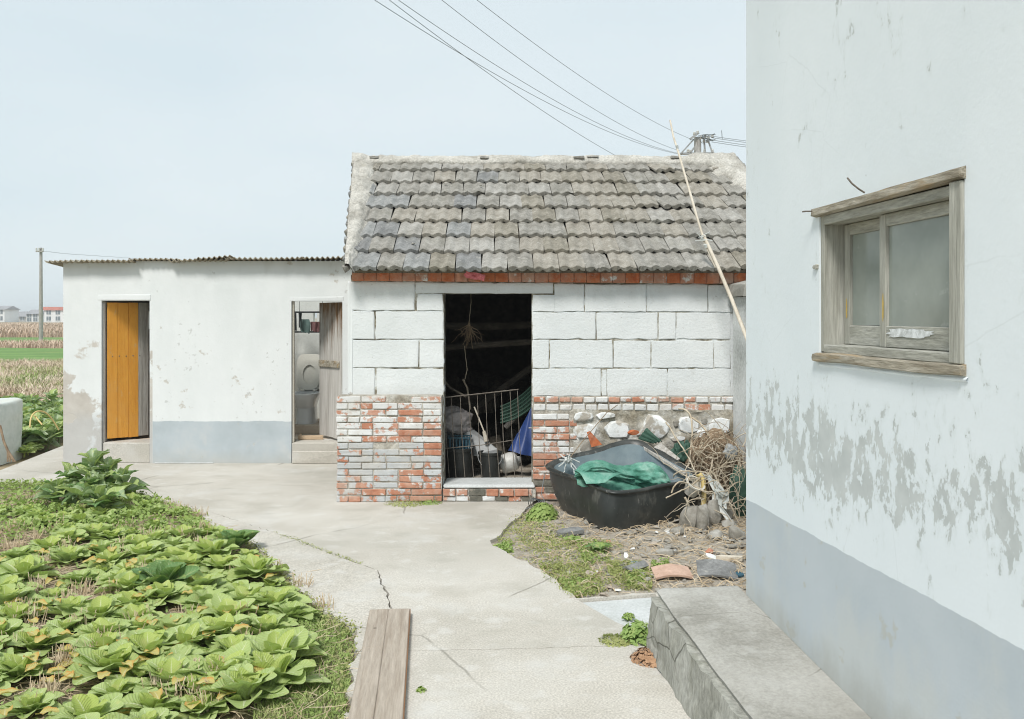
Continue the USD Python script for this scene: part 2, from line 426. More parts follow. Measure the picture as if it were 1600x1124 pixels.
WHITE = ((.56, .56, .545), (.68, .69, .69)); GREY = ((.41, .425, .43), (.50, .515, .52)); BUFF = ((.52, .48, .43), (.66, .65, .62))
M['brick_white'] = brick_mat('whitewashed_brick_mat', WHITE, .31, .36)
M['brick_worn'] = brick_mat('worn_white_brick_mat', WHITE, .43, .48, ((.42, .19, .12), (.54, .32, .24)))
M['brick_grey'] = brick_mat('grey_painted_brick_mat', GREY, .33, .38)
M['brick_greyworn'] = brick_mat('worn_grey_brick_mat', GREY, .45, .50)
M['brick_bare'] = brick_mat('bare_brick_mat', BUFF, .55, .62)
M['brick_eave'] = brick_mat('eave_brick_mat', BUFF, .68, .74, ((.38, .10, .04), (.50, .18, .085)))
M['brick_dark'] = brick_mat('dark_brick_mat', BUFF, .7, .75, ((.10, .10, .085), (.18, .17, .14)))
M['stone_white'] = surf_mat('whitewashed_stone_mat', [(.3, (.62, .64, .63)), (.65, (.76, .78, .785))], 6, 7, .9, .6, 30, bdist=.01, spots=[(5, .54, .60, (.36, .32, .26), .85), (14, .58, .66, (.45, .43, .38), .6)])
M['stone'] = surf_mat('stone_mat', [(.3, (.20, .185, .155)), (.5, (.30, .285, .25)), (.7, (.42, .41, .38))], 9, 6, .9, .6, 40, bdist=.01)

TILES = []
for k, (a, b, c) in enumerate([((.20, .19, .165), (.30, .288, .258), (.38, .368, .335)), ((.235, .215, .178), (.335, .312, .268), (.41, .39, .345)), ((.205, .21, .205), (.29, .295, .288), (.365, .37, .362)),
                               ((.17, .173, .170), (.245, .248, .245), (.315, .318, .312)), ((.26, .25, .225), (.36, .348, .318), (.45, .44, .41)), ((.19, .175, .14), (.275, .255, .21), (.36, .335, .285))]):
    a, b, c = [tuple(.84 * q for q in t) for t in (a, b, c)]
    TILES.append(surf_mat('cement_tile_mat_%d' % k, [(.3, a), (.52, b), (.72, c)], 7, 8, .9, .5, 55, bdist=.006,
                          spots=[(18, .60, .68, (.46, .45, .40), .45), (3, .55, .7, (.17, .165, .13), .35)], fine=.25))
M['tile_red'] = surf_mat('red_tile_mat', [(.3, (.42, .28, .21)), (.7, (.55, .39, .31))], 9, 6, .9, .5, 50)
M['roof_mortar'] = surf_mat('roof_mortar_mat', [(.3, (.30, .285, .25)), (.5, (.43, .415, .375)), (.7, (.53, .515, .475))], 4, 8, .93, .9, 45, bdist=.012, spots=[(11, .58, .68, (.30, .28, .23), .5)], fine=.3)
M['roof_sheet'] = surf_mat('asbestos_sheet_mat', [(.3, (.20, .165, .11)), (.5, (.30, .26, .19)), (.7, (.40, .37, .30))], 5, 8, .9, .5, 50, spots=[(3, .55, .7, (.16, .13, .08), .5)])

def wood(name, stops, axis='z', rough=.85, spots=None, coord='pos', fine=.25, bump=.5):
    st = {'z': (9, 9, .55), 'x': (.55, 9, 9), 'y': (9, .55, 9)}[axis]
    return surf_mat(name, stops, 3.2, 7, rough, bump, 14, stretch=st, coord=coord, bdist=.006, spots=spots, dist=.4, fine=fine)
M['wood_orange'] = wood('orange_paint_mat', [(.3, (.68, .30, .045)), (.6, (.76, .36, .06)), (.8, (.80, .42, .10))], rough=.6, bump=.2, fine=.12,
    spots=[(4, .60, .72, (.55, .25, .07), .6, (3, 3, .4)), (16, .62, .70, (.62, .42, .2), .5, (1, 1, .5)), (1.5, .5, .7, (.72, .40, .12), .5)])
M['wood_grey'] = wood('grey_wood_mat', [(.3, (.24, .225, .20)), (.5, (.36, .345, .315)), (.7, (.46, .445, .42))])
M['cream_trim'] = surf_mat('cream_trim_mat', [(.3, (.48, .45, .38)), (.7, (.60, .57, .50))], 5)
M['wood_dark'] = wood('dark_wood_mat', [(.3, (.09, .075, .055)), (.7, (.2, .175, .14))])
def stained_door():
    g = MG(); p = g.pos(); z = g('separate_xyz', vector=p)['z']
    n = g.noise(p, 3.2, 7, .6, (9, 9, .55), .4)
    c = g.ramp(n, (.3, (.33, .31, .285)), (.5, (.45, .43, .40)), (.7, (.55, .535, .51)))
    br = g.ramp(g.noise(p, 2.6, 6, .6, (7, 7, .7)), (.3, (.085, .05, .025)), (.7, (.22, .13, .065)))
    st = g.mask(g.math('add', z, g.math('multiply', g.math('subtract', g.noise(p, 2.5, 5, .6, (6, 6, .8)), .5), 1.5)), 1.45, 1.95)
    c = g.mix(st, c, br)
    return g.done('stained_door_mat', g.bsdf(base_color=c, roughness=.85, specular_ior_level=.2, normal=g.bump(n, .5, .006)))
M['wood_stained'] = stained_door()
M['wood_frame'] = wood('window_wood_mat', [(.3, (.27, .27, .235)), (.5, (.35, .35, .31)), (.7, (.43, .43, .39))], coord='pos')
M['wood_frame_y'] = wood('window_rail_mat', [(.3, (.27, .27, .235)), (.5, (.35, .35, .31)), (.7, (.43, .43, .39))], axis='y')
M['wood_log'] = wood('weathered_board_mat', [(.28, (.13, .105, .07)), (.5, (.33, .30, .24)), (.7, (.47, .44, .38))], axis='y', bump=.9,
    spots=[(3, .58, .66, (.34, .23, .11), .6, (4, .5, 4))])
M['wood_plank'] = wood('plank_mat', [(.3, (.30, .25, .20)), (.5, (.37, .32, .265)), (.7, (.43, .375, .315))], axis='y', fine=.15, coord='obj')
M['wood_end'] = surf_mat('plank_edge_mat', [(.3, (.24, .12, .06)), (.7, (.36, .2, .11))], 6)
M['bamboo'] = surf_mat('bamboo_mat', [(.3, (.50, .44, .35)), (.7, (.68, .63, .54))], 5, 5, .7, .2, 40, stretch=(3, 3, .4))
M['cardboard'] = surf_mat('board_mat', [(.3, (.42, .30, .19)), (.7, (.56, .43, .30))], 4)

def plain(name, col, rough=.6, spec=.4, metal=0., bscale=None, var=.18, trans=0., coord='pos', scale=6):
    lo, hi = [tuple(x * (1 - var) for x in col), tuple(min(1, x * (1 + var)) for x in col)]
    return surf_mat(name, [(.3, lo), (.7, hi)], scale, 6, rough, .2, bscale or 50, spec=spec, coord=coord, fine=.08)
M['black_plastic'] = surf_mat('black_plastic_mat', [(.3, (.016, .019, .018)), (.7, (.03, .034, .032))], 3, 7, .42, .12, 12, spec=.5, bdist=.01,
    spots=[(9, .58, .72, (.17, .165, .145), .55, (1, 1, .3)), (28, .64, .7, (.27, .26, .24), .5, (1, 1, .4)), (2.2, .5, .66, (.075, .08, .076), .7), (4, .56, .7, (.12, .112, .095), .5)], fine=.05)
M['tub_inside'] = surf_mat('tub_inside_mat', [(.3, (.14, .19, .215)), (.5, (.21, .265, .29)), (.7, (.30, .35, .37))], 2.4, 6, .5, .15, 14, spec=.4, spots=[(1.8, .55, .7, (.05, .085, .13), .6, (1, 1, .4))], fine=.05)
M['black_bucket'] = plain('black_bucket_mat', (.03, .032, .03), .4)
M['white_plastic'] = plain('white_plastic_mat', (.6, .6, .57), .5)
M['blue_plastic'] = plain('blue_plastic_mat', (.03, .06, .19), .45)
M['teal_plastic'] = plain('teal_plastic_mat', (.03, .085, .12), .5)
M['green_mesh'] = plain('green_mesh_mat', (.035, .085, .06), .6)
M['sack'] = surf_mat('sack_mat', [(.3, (.33, .30, .29)), (.7, (.55, .50, .49))], 8, 6, .8, .6, 30)
M['rust_metal'] = surf_mat('rust_metal_mat', [(.3, (.09, .07, .055)), (.7, (.21, .19, .165))], 20, 5, .7, .3, 80)
M['zinc'] = plain('zinc_mat', (.30, .31, .31), .5)
M['ceramic'] = plain('ceramic_mat', (.82, .83, .83), .15, .5, var=.04)
M['cream_plastic'] = plain('cream_plastic_mat', (.66, .64, .58), .35, .5, var=.06)
M['interior_white'] = surf_mat('interior_wall_mat', [(.3, (.66, .67, .64)), (.7, (.76, .77, .74))], 2.5, 6, .92, .4, 30, spots=[(2, .55, .68, (.40, .395, .35), .5, (1, 1, .3))])
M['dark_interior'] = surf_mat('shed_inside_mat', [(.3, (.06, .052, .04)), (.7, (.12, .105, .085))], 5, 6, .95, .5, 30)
M['cloth_green'] = plain('green_cloth_mat', (.10, .15, .14), .9)
M['cloth_red'] = plain('red_cloth_mat', (.17, .085, .085), .9)
M['cloth_dark'] = plain('dark_cloth_mat', (.045, .05, .05), .9)
M['red_bag'] = plain('red_wrapper_mat', (.62, .17, .18), .6, var=.35)
M['wire'] = plain('wire_mat', (.16, .18, .19), .6)
M['pole_concrete'] = plain('pole_concrete_mat', (.40, .39, .37), .9)
M['pole_far'] = plain('far_pole_mat', (.33, .31, .29), .9)
M['porcelain'] = plain('insulator_mat', (.5, .5, .47), .3)
M['far_white'] = plain('far_house_white_mat', (.70, .71, .71), .9, scale=.4, var=.06)
M['far_grey'] = plain('far_house_grey_mat', (.42, .41, .39), .9, scale=.4)
M['far_roof'] = plain('far_grey_roof_mat', (.27, .27, .28), .9, scale=.4)
M['far_red'] = plain('far_red_roof_mat', (.55, .19, .14), .9, scale=.4)
M['far_glass'] = plain('far_window_mat', (.13, .16, .18), .3)
M['pale_block'] = surf_mat('pale_sheeting_mat', [(.3, (.50, .55, .52)), (.7, (.62, .66, .63))], 2, 6, .55, .25, 14, spots=[(1.6, .55, .68, (.55, .52, .44), .5)])
M['hoop'] = plain('hoop_mat', (.60, .47, .20), .6)
M['paper_film'] = surf_mat('torn_film_mat', [(.3, (.48, .50, .47)), (.7, (.66, .68, .67))], 6, 6, .5, .4, 25)
M['yellow_paint'] = plain('yellow_paint_mat', (.50, .36, .10), .7)
M['pale_paint'] = surf_mat('sticker_rest_mat', [(.4, (.5, .52, .52)), (.6, (.70, .73, .75))], 30, 5, .8, .2, 60)

def net_mat():
    g = MG(); p = g.pos()
    n = g.noise(p, 7, 6, .6)
    c = g.ramp(n, (.3, (.06, .22, .155)), (.5, (.16, .40, .31)), (.68, (.38, .60, .51)))
    fine = g.noise(p, 160, 2)
    d = g.bsdf(base_color=c, roughness=.7, specular_ior_level=.2, normal=g.bump(fine, .3, .003))
    t = g('translucent_bsdf', color=c)['BSDF']
    return g.done('green_net_mat', g('mix_closure', fac=.3, closure1=d, closure2=t)['closure'])
M['net'] = net_mat()

def leaf_mat(name, a, b, rib, edge=None, trans=.3, rough=.68):
    """Leaf colour with a pale midrib and side veins drawn by the leaf's own st coordinates."""
    g = MG()
    uv = g('uvmap', attribute='st')['UV']
    s = g('separate_xyz', vector=uv); u, v = s['x'], s['y']
    rnd = g('object_info')['random']
    n = g.noise(g.pos(), 9, 4)
    c = g.mix(g.mask(n, .3, .7), a, b)
    c = g.mix(g.math('multiply', rnd, .45), c, g.mix(.5, a, (.36, .42, .10)))
    off = g.math('absolute', g.math('subtract', v, .5))
    w = g.math('multiply', g.math('subtract', 1.02, u), .085)
    mid = g.math('less_than', off, w)
    vein = g('wave_texture', vector=g('combine_xyz', x=g.math('subtract', u, g.math('multiply', off, .55)), y=0.0, z=0.0)['vector'], scale=3.2, distortion=.6, detail=1.0)['fac']
    c = g.mix(g.math('multiply', g.mask(vein, .86, 1.0), .28), c, rib)
    c = g.mix(g.math('multiply', mid, .75), c, rib)
    c = g.mix(g.math('multiply', g.mask(g.noise(g.pos(), 23, 6, .65), .56, .68), .55), c, (.56, .55, .22) if not edge else (.6, .45, .16))
    if edge: c = g.mix(g.mask(g.math('add', off, g.math('multiply', n, .25)), .42, .6), c, edge)
    nb = g.bump(g.math('add', vein, g.noise(uv, 16, 4)), .35, .006)
    d = g.bsdf(base_color=c, roughness=rough, specular_ior_level=.35, normal=nb)
    t = g('translucent_bsdf', color=g.mix(.5, c, (.35, .5, .08)))['BSDF']
    return g.done(name, g('mix_closure', fac=trans, closure1=d, closure2=t)['closure'])
M['leaf_light'] = leaf_mat('cabbage_leaf_mat', (.37, .48, .165), (.49, .585, .26), (.66, .70, .46))
M['leaf_mid'] = leaf_mat('cabbage_leaf_mid_mat', (.335, .445, .145), (.46, .56, .24), (.64, .69, .46))
M['leaf_heart'] = leaf_mat('cabbage_heart_mat', (.42, .52, .12), (.53, .61, .21), (.66, .71, .42), trans=.35)
M['leaf_dark'] = leaf_mat('dark_cabbage_leaf_mat', (.10, .215, .07), (.17, .30, .115), (.42, .52, .30))
M['leaf_kale'] = leaf_mat('kale_leaf_mat', (.29, .40, .215), (.43, .525, .34), (.58, .63, .50))
M['leaf_yellow'] = leaf_mat('yellow_leaf_mat', (.56, .46, .13), (.64, .56, .22), (.68, .62, .38), edge=(.60, .33, .09))
M['leaf_weed'] = leaf_mat('weed_leaf_mat', (.23, .35, .10), (.36, .475, .17), (.42, .50, .24))
M['leaf_weed_olive'] = leaf_mat('olive_weed_mat', (.28, .31, .11), (.43, .44, .20), (.46, .48, .26))
M['grass'] = surf_mat('grass_mat', [(.3, (.19, .265, .075)), (.5, (.28, .36, .115)), (.7, (.42, .43, .20))], 7, 5, .8, 0, 40)
M['straw'] = surf_mat('straw_mat', [(.3, (.38, .29, .18)), (.5, (.52, .42, .29)), (.7, (.64, .56, .43))], 12, 5, .85, 0, 40)
M['dry_grass'] = surf_mat('dry_grass_mat', [(.3, (.44, .345, .24)), (.5, (.55, .45, .34)), (.7, (.64, .55, .44))], .8, 5, .9, 0, 10, spots=[(.5, .58, .68, (.25, .28, .1), .6)])
M['reed'] = surf_mat('reed_mat', [(.3, (.47, .36, .265)), (.7, (.60, .48, .37))], .5, 5, .9, 0, 10)
M['vine'] = surf_mat('dry_vine_mat', [(.3, (.30, .24, .165)), (.5, (.45, .385, .29)), (.7, (.60, .54, .43))], 10, 5, .85, .2, 60)
M['vine_dark'] = surf_mat('brown_twig_mat', [(.3, (.16, .11, .07)), (.7, (.33, .25, .17))], 14, 5, .9, 0, 60)
M['dead_leaf'] = surf_mat('dead_leaf_mat', [(.3, (.26, .15, .085)), (.7, (.45, .28, .17))], 25, 5, .9, 0, 60)

def pane_mat():
    g = MG(); p = g.pos()
    n = g.noise(p, 3.5, 7, .6)
    c = g.ramp(n, (.3, (.25, .285, .26)), (.6, (.33, .365, .335)), (.8, (.42, .45, .42)))
    c = g.mix(g.math('multiply', g.mask(g.noise(p, 16, 7, .65, (1, .5, 1)), .62, .68), .4), c, (.45, .47, .45))
    dust = g('diffuse_bsdf', color=c)['BSDF']
    clear = g('transparent_bsdf', color=(.75, .8, .78))['BSDF']
    body = g('mix_closure', fac=.85, closure1=clear, closure2=dust)['closure']
    gl = g('glossy_bsdf', color=(.9, .9, .9), roughness=.12)['BSDF']
    f = g('fresnel', IOR=1.45)['fac']
    return g.done('dusty_pane_mat', g('mix_closure', fac=f, closure1=body, closure2=gl)['closure'])
M['pane'] = pane_mat()

def clear_sheet():
    g = MG()
    return g.done('clear_sheet_mat', g('mix_closure', fac=.06, closure1=g('transparent_bsdf', color=(.98, .985, .98))['BSDF'], closure2=g('translucent_bsdf', color=(.8, .82, .78))['BSDF'])['closure'])
M['clear_sheet'] = clear_sheet()
M['tan_plinth'] = surf_mat('tan_plinth_mat', [(.3, (.54, .44, .34)), (.7, (.66, .57, .47))], 3, 6, .8, .2, 30)
# ------------------------------------------------------------------ the ground
R = np.random.default_rng(7)
SK = -0.134                                   # the buildings' depth axis leans a little left of straight ahead
def terrain():
    xs = np.concatenate([np.linspace(-1500, -60, 12), np.linspace(-50, 30, 41), np.linspace(40, 1500, 12)])
    ys = np.concatenate([np.linspace(-60, 8, 10), np.linspace(10, 120, 56), np.linspace(130, 2500, 20)])
    X, Y = np.meshgrid(xs, ys, indexing='ij')
    P = np.stack([X * .12, Y * .12, 0 * X], -1)
    Z = -0.13 + np.where((Y > 13.5) & (X < -4), .10 * (meshkit.fbm(P * 3, 3, 5) - .5) * np.clip((Y - 13.5) / 6, 0, 1), 0)
    n, m = X.shape
    i, j = np.meshgrid(np.arange(n - 1), np.arange(m - 1), indexing='ij')
    q = np.stack([i * m + j, (i + 1) * m + j, (i + 1) * m + j + 1, i * m + j + 1], -1).reshape(-1, 4)
    return np.stack([X, Y, Z], -1).reshape(-1, 3), tri(q)
struct('ground', terrain(), M['far_ground'], smooth=True)

def strip(y0, y1, z, seed, x0=-140, x1=-4):
    r = np.random.default_rng(seed)
    n = 60
    xs = np.linspace(x0 * y1 / 60, x1, n)
    a = [(x, y0 * (1 + .05 * (meshkit.noise([[x * .15, seed, 0]])[0] - .5))) for x in xs]
    b = [(x, y1 * (1 + .05 * (meshkit.noise([[x * .12, seed + 9, 0]])[0] - .5))) for x in xs[::-1]]
    return slab(Polygon(a + b), z - .3, z)
struct('field', strip(37, 53, -.06, 3), M['field_green'])
struct('field', strip(58, 80, -.055, 4), M['field_green'])
struct('field', strip(23.5, 26.5, -.065, 8, x1=-12.6), M['field_green'])

edge_px = [(-60, 757), (0, 759), (80, 757), (150, 767), (215, 772), (300, 797), (330, 822), (400, 852), (440, 895), (470, 925), (520, 965), (558, 985), (549, 1050), (543, 1124), (536, 1300)]
edge = [tuple(ground(*p)[:2]) for p in edge_px]
e2 = []
for a, b in zip(edge, edge[1:]):                # a ragged edge
    for t in np.linspace(0, 1, 9)[:-1]:
        q = np.array(a) * (1 - t) + np.array(b) * t
        e2.append(tuple(q + R.normal(0, .018, 2) * (0 < t)))
e2.append(edge[-1])
bed_poly = Polygon(e2 + [(-3.9, 3.0), (-9.5, 9.2)]).buffer(0)
deb_px = [(832, 786), (800, 815), (768, 850), (800, 868), (850, 893), (900, 935), (1025, 926)]
deb = [tuple(ground(*p)[:2]) for p in deb_px]
d2 = []
for a, b in zip(deb, deb[1:]):
    for t in np.linspace(0, 1, 8)[:-1]:
        d2.append(tuple(np.array(a) * (1 - t) + np.array(b) * t + R.normal(0, .012, 2) * (0 < t)))
d2.append(deb[-1])
deb_poly = Polygon(d2 + [(2.9, 5.3), (2.9, 8.8), (.22, 8.8)]).buffer(0)
pale_poly = Polygon([tuple(ground(*p)[:2]) for p in [(902, 937), (1024, 928), (1042, 1012), (1000, 988), (962, 972)]] + []).buffer(0)
big = Polygon([(-5.72, 9.0), (-5.93, 10.38), (-6.19, 12.34), (-6.45, 14.2), (3.4, 14.2), (3.4, -4), (-.3, -4), (-.4, 3.0)] + [(-2, 4), (-5.9, 8.6)])
big = big.difference(bed_poly).difference(deb_poly).difference(pale_poly)
def crack(pts, w, seed):
    r = np.random.default_rng(seed); out = []
    g_ = [ground(*p)[:2] for p in pts]
    for a, b in zip(g_, g_[1:]):
        k = max(2, int(np.linalg.norm(b - a) / .05))
        for t in np.linspace(0, 1, k)[:-1]: out.append(a * (1 - t) + b * t + r.normal(0, .006, 2))
    out.append(g_[-1])
    return unary_union([LineString(out[i:i + 2]).buffer(w * r.uniform(.5, 1.4), cap_style='square') for i in range(len(out) - 1)])
cut1 = crack([(225, 800), (262, 781), (330, 801), (430, 833), (590, 892), (612, 950), (622, 1020)], .0065, 1)
cut2 = crack([(530, 1019), (640, 1017), (850, 1013), (1110, 1004), (2000, 1000)], .0028, 2)
pieces = big.difference(cut1).difference(cut2)
yard = tag(xf('concrete_yard'), kind='structure')
for pc in sorted(pieces.geoms, key=lambda q: -q.area):
    if pc.area < .02: continue
    apron = pc.centroid.x < -.8 and pc.area < 4
    mesh(yard, 'slab', slab(pc.simplify(.002), -.12, 0.0 if not apron else .004), M['concrete'])
struct('pale_paving', slab(pale_poly.buffer(-.004), -.12, -.02), M['concrete_pale'])

def bed_surface():
    x0, y0, x1, y1 = bed_poly.bounds
    pts = np.array([(x, y) for x in np.arange(x0, x1, .07) for y in np.arange(y0, y1, .07)])
    pts = pts[shapely.contains_xy(bed_poly.buffer(-.03), pts[:, 0], pts[:, 1])]
    bd = np.array(bed_poly.exterior.segmentize(.07).coords)[:-1]
    al = np.vstack([pts, bd])
    from scipy.spatial import Delaunay
    f = Delaunay(al).simplices
    cc = al[f].mean(1)
    f = f[shapely.contains_xy(bed_poly, cc[:, 0], cc[:, 1])]
    dist = shapely.distance(shapely.points(al), bed_poly.exterior)
    z = -.035 + np.clip(dist / .2, 0, 1) * (.07 * meshkit.fbm(np.c_[al * 2.3, 0 * al[:, 0]], 4, 3) + .0)
    return np.c_[al, z], f
bed_v, bed_f = bed_surface()
struct('garden_soil', (bed_v, bed_f), M['soil'], smooth=True)
from scipy.interpolate import NearestNDInterpolator
bed_z = NearestNDInterpolator(bed_v[:, :2], bed_v[:, 2])

def deb_height(x, y):
    x, y = np.asarray(x, float), np.asarray(y, float)
    e = np.clip(shapely.distance(shapely.points(np.stack([x, y], -1)), deb_poly.exterior) / .35, 0, 1)
    back = np.clip((y - 6.2) / 2.4, 0, 1)
    return -.03 + e * (.02 + .035 * back + .07 * (meshkit.fbm(np.stack([x * 2.4, y * 2.4, 0 * x], -1), 4, 21) - .35))
def deb_surface():
    x0, y0, x1, y1 = deb_poly.bounds
    pts = np.array([(x, y) for x in np.arange(x0, x1, .06) for y in np.arange(y0, y1, .06)])
    pts = pts[shapely.contains_xy(deb_poly.buffer(-.02), pts[:, 0], pts[:, 1])]
    bd = np.array(deb_poly.exterior.segmentize(.06).coords)[:-1]
    al = np.vstack([pts, bd])
    from scipy.spatial import Delaunay
    f = Delaunay(al).simplices
    cc = al[f].mean(1)
    f = f[shapely.contains_xy(deb_poly, cc[:, 0], cc[:, 1])]
    return np.c_[al, deb_height(al[:, 0], al[:, 1])], f
struct('rubble_ground', deb_surface(), M['debris_soil'], smooth=True)

# ------------------------------------------------------------------ the toilet block
TY = 10.88
tb = thing('toilet_block', 'long low whitewashed outbuilding with two narrow doorways and a grey-blue painted base', 'building')
front = sbox(-5.45, 0.0, -1.6, 2.455)
holes = [sbox(-4.985, -1, -4.40, 1.974), sbox(-2.68, -1, -2.06, 1.968)]
fw = front
for h in holes: fw = fw.difference(h)
mesh(tb, 'wall', wall_xz(fw, TY, TY + .17), M['toilet_wall'])
def skew_quad(x, y0, y1, w):
    return Polygon([(x, y0), (x + w, y0), (x + w + SK * (y1 - y0), y1), (x + SK * (y1 - y0), y1)])
BYT = 13.15
mesh(tb, 'wall', slab(skew_quad(-5.449, TY + .172, BYT, .17), 0, 2.40), M['toilet_wall'])
mesh(tb, 'wall', slab(skew_quad(-3.75, TY + .172, BYT, .14), 0, 2.40), M['interior_white'])
mesh(tb, 'wall', slab(skew_quad(-1.76, TY + .172, BYT, .16), 0, 2.40), M['interior_white'])
bw = sbox(-5.76, 0, -1.7, 2.38)
for (cx, cz, w, h) in [(-2.89, 1.775, .055, .145), (-5.335, 1.73, .06, .26)]:
    bw = bw.difference(sbox(cx - w / 2, cz - h / 2, cx + w / 2, cz + h / 2))
mesh(tb, 'wall', wall_xz(bw, BYT + .002, BYT + .12), M['interior_white'])
mesh(tb, 'floor', slab(Polygon([(-5.27, TY + .33), (-1.78, TY + .33), (-2.0, BYT), (-5.58, BYT)]), .02, .245), M['tan_plinth'])
for (x0, x1) in [(-4.984, -4.401), (-2.679, -2.061)]:
    mesh(tb, 'threshold', cbox(x0, x1, TY + .012, TY + .329, 0, .25, .012, .006, R), M['concrete'])
mesh(tb, 'doorstep', cbox(-2.66, -2.03, TY - .05, TY + .01, 0.002, .155, .012, .008, R), M['concrete'])
mesh(tb, 'lintel', cbox(-5.03, -4.385, TY - .005, TY + .1, 1.976, 2.045, .006, .003, R), M['toilet_wall'])
mesh(tb, 'lintel', cbox(-2.71, -2.04, TY - .003, TY + .1, 1.970, 2.02, .005, .002, R), M['toilet_wall'])
for x in (-4.983, -2.678):
    mesh(tb, 'door_frame', cbox(x, x + .022, TY + .03, TY + .08, .251, 1.965, .004), M['wood_grey' if x < -3 else 'cream_trim'])
mesh(tb, 'base_ledge', cbox(-4.33, -3.62, TY - .025, TY - .003, .002, .012, .002), M['concrete_pale'])

# corrugated roofing sheets, each on its own
roof = mesh(tb, 'roof', slab(Polygon([(-5.40, TY + .02), (-1.66, TY + .02), (-1.70, 11.12), (-3.60, 11.12), (-3.85, BYT + .08), (-5.70, BYT + .08)]), 2.38, 2.412), M['dark_interior'])
def sheet(x0, x1, z, tilt, y0, y1, drop, seed):
    n = int((x1 - x0) / .063 * 8)
    ph = seed * 1.3
    def fn(u, v):
        x = x0 + (x1 - x0) * u + SK * (y1 - y0) * v
        w = .0125 * np.sin((x0 + (x1 - x0) * u) / .063 * 2 * np.pi + ph)
        sag = .012 * (meshkit.noise(np.stack([u * 3, v * 2 + seed, 0 * u], -1), seed) - .5)
        return x, y0 + (y1 - y0) * v + .012 * (meshkit.noise(np.stack([u * 14, v * 0 + seed, 0 * u], -1), seed) - .5) * (v < .01), z + tilt * (u - .5) - drop * v + w + sag
    return shell(fn, n, 5, .007)
for k, (a, b, z, tl, y0) in enumerate([(-5.60, -4.55, 2.452, .012, 10.74), (-4.62, -4.02, 2.475, .006, 10.79), (-4.12, -3.42, 2.463, .016, 10.75), (-3.78, -3.38, 2.492, .035, 10.72), (-3.46, -2.50, 2.485, .014, 10.73), (-2.56, -1.58, 2.496, .012, 10.72)]):
    if k >= 4:                                   # over the toilet room the rear half is of clear sheets
        mesh(roof, 'roofing_sheet', sheet(a, b, z, tl, y0, 11.16, .018, k + 1), M['roof_sheet'], smooth=50)
        mesh(roof, 'clear_sheet', sheet(a - .12, b - .12, z - .022, tl, 11.12, BYT + .2, .085, k + 1), M['clear_sheet'], smooth=50)
    else:
        mesh(roof, 'roofing_sheet', sheet(a, b, z, tl, y0, BYT + .2, .10, k + 1), M['roof_sheet'], smooth=50)

# ------------------------------------------------------------------ the white house on the right
C0 = np.array([1.22, 4.67, 0.0]); HU = np.array([.1136, -.9935, 0]); HN = np.array([.9935, .1136, 0])
def H(geo):
    v, f = (geo[0], geo[1]) if isinstance(geo, tuple) else geo.get()
    v = np.asarray(v, float)
    return C0 + v[:, [0]] * HU + v[:, [1]] * HN + v[:, [2]] * np.array([0, 0, 1.]), f
house = thing('white_house', 'white plastered house wall with flaking paint, grey painted base and one small wooden window', 'house')
WS0, WS1, WZ0, WZ1 = .840, 1.850, 1.595, 2.245
hw = sbox(0, 0, 8.5, 4.3).difference(sbox(WS0, WZ0, WS1, WZ1))
mesh(house, 'wall', H(wall_xz(hw, 0, .22)), M['house_wall'])
mesh(house, 'wall', H(wall_xz(sbox(0, 0, 8.5, 4.3), 4.8, 5.0)), M['house_wall'])
mesh(house, 'wall', H(pbox(0.0005, .22, .222, 4.798, 0, 4.3)), M['house_wall'])
mesh(house, 'wall', H(pbox(8.28, 8.4995, .222, 4.798, 0, 4.3)), M['house_wall'])
mesh(house, 'roof', H(B().add(*hull([(-.15, -.25, 4.302), (8.7, -.25, 4.302), (-.15, 5.25, 4.302), (8.7, 5.25, 4.302), (-.15, 2.5, 5.6), (8.7, 2.5, 5.6), (-.15, -.25, 4.36), (8.7, -.25, 4.36), (-.15, 5.25, 4.36), (8.7, 5.25, 4.36)]))), TILES[0])
mesh(house, 'floor', H(pbox(.22, 8.28, .22, 4.8, .1, .3)), M['dark_interior'])

win = xf('window', house)
def hb(name, s0, s1, d0, d1, z0, z1, mat, c=.003, jit=.0015, parent=None):
    return mesh(parent or win, name, H(cbox(s0, s1, d0, d1, z0, z1, c, jit, R)), mat)
def rough_board(s0, s1, d0, d1, z0, z1, seed, tilt=0.0):
    """A hewn, weathered board along s: many rings of an uneven section."""
    n, m = 26, 10
    def fn(u, v):
        a = v * 2 * np.pi
        cx, cz = np.cos(a), np.sin(a)
        k = (np.abs(cx) ** 6 + np.abs(cz) ** 6) ** (-1 / 6)
        s = s0 + (s1 - s0) * u
        no = meshkit.fbm(np.stack([u * 5 + seed, np.cos(a) * 1.3, np.sin(a) * 1.3], -1), 4, seed) - .5
        sc = k * (1 + .30 * no)
        return s, (d0 + d1) / 2 + (d1 - d0) / 2 * cx * sc, (z0 + z1) / 2 + tilt * (u - .5) + (z1 - z0) / 2 * cz * sc + .006 * (meshkit.noise(np.stack([u * 4, 0 * u, 0 * u], -1), seed) - .5)
    p, f, _ = grid(fn, n, m + 1)
    b = B().add(p, f)
    for e in (0, n - 1):
        ring = p[e * (m + 1):(e + 1) * (m + 1)]
        b.add(np.vstack([ring, ring.mean(0)]), np.array([[i, i + 1, m + 1] for i in range(m)]))
    return b
mesh(win, 'top_board', H(rough_board(WS0 - .03, WS1 + .008, -.024, .05, 2.212, 2.252, 3, .004)), M['wood_log'], smooth=40)
mesh(win, 'bottom_board', H(rough_board(WS0 - .025, WS1 + .01, -.022, .05, 1.588, 1.628, 8, .0)), M['wood_log'], smooth=40)
fr = xf('frame', win)
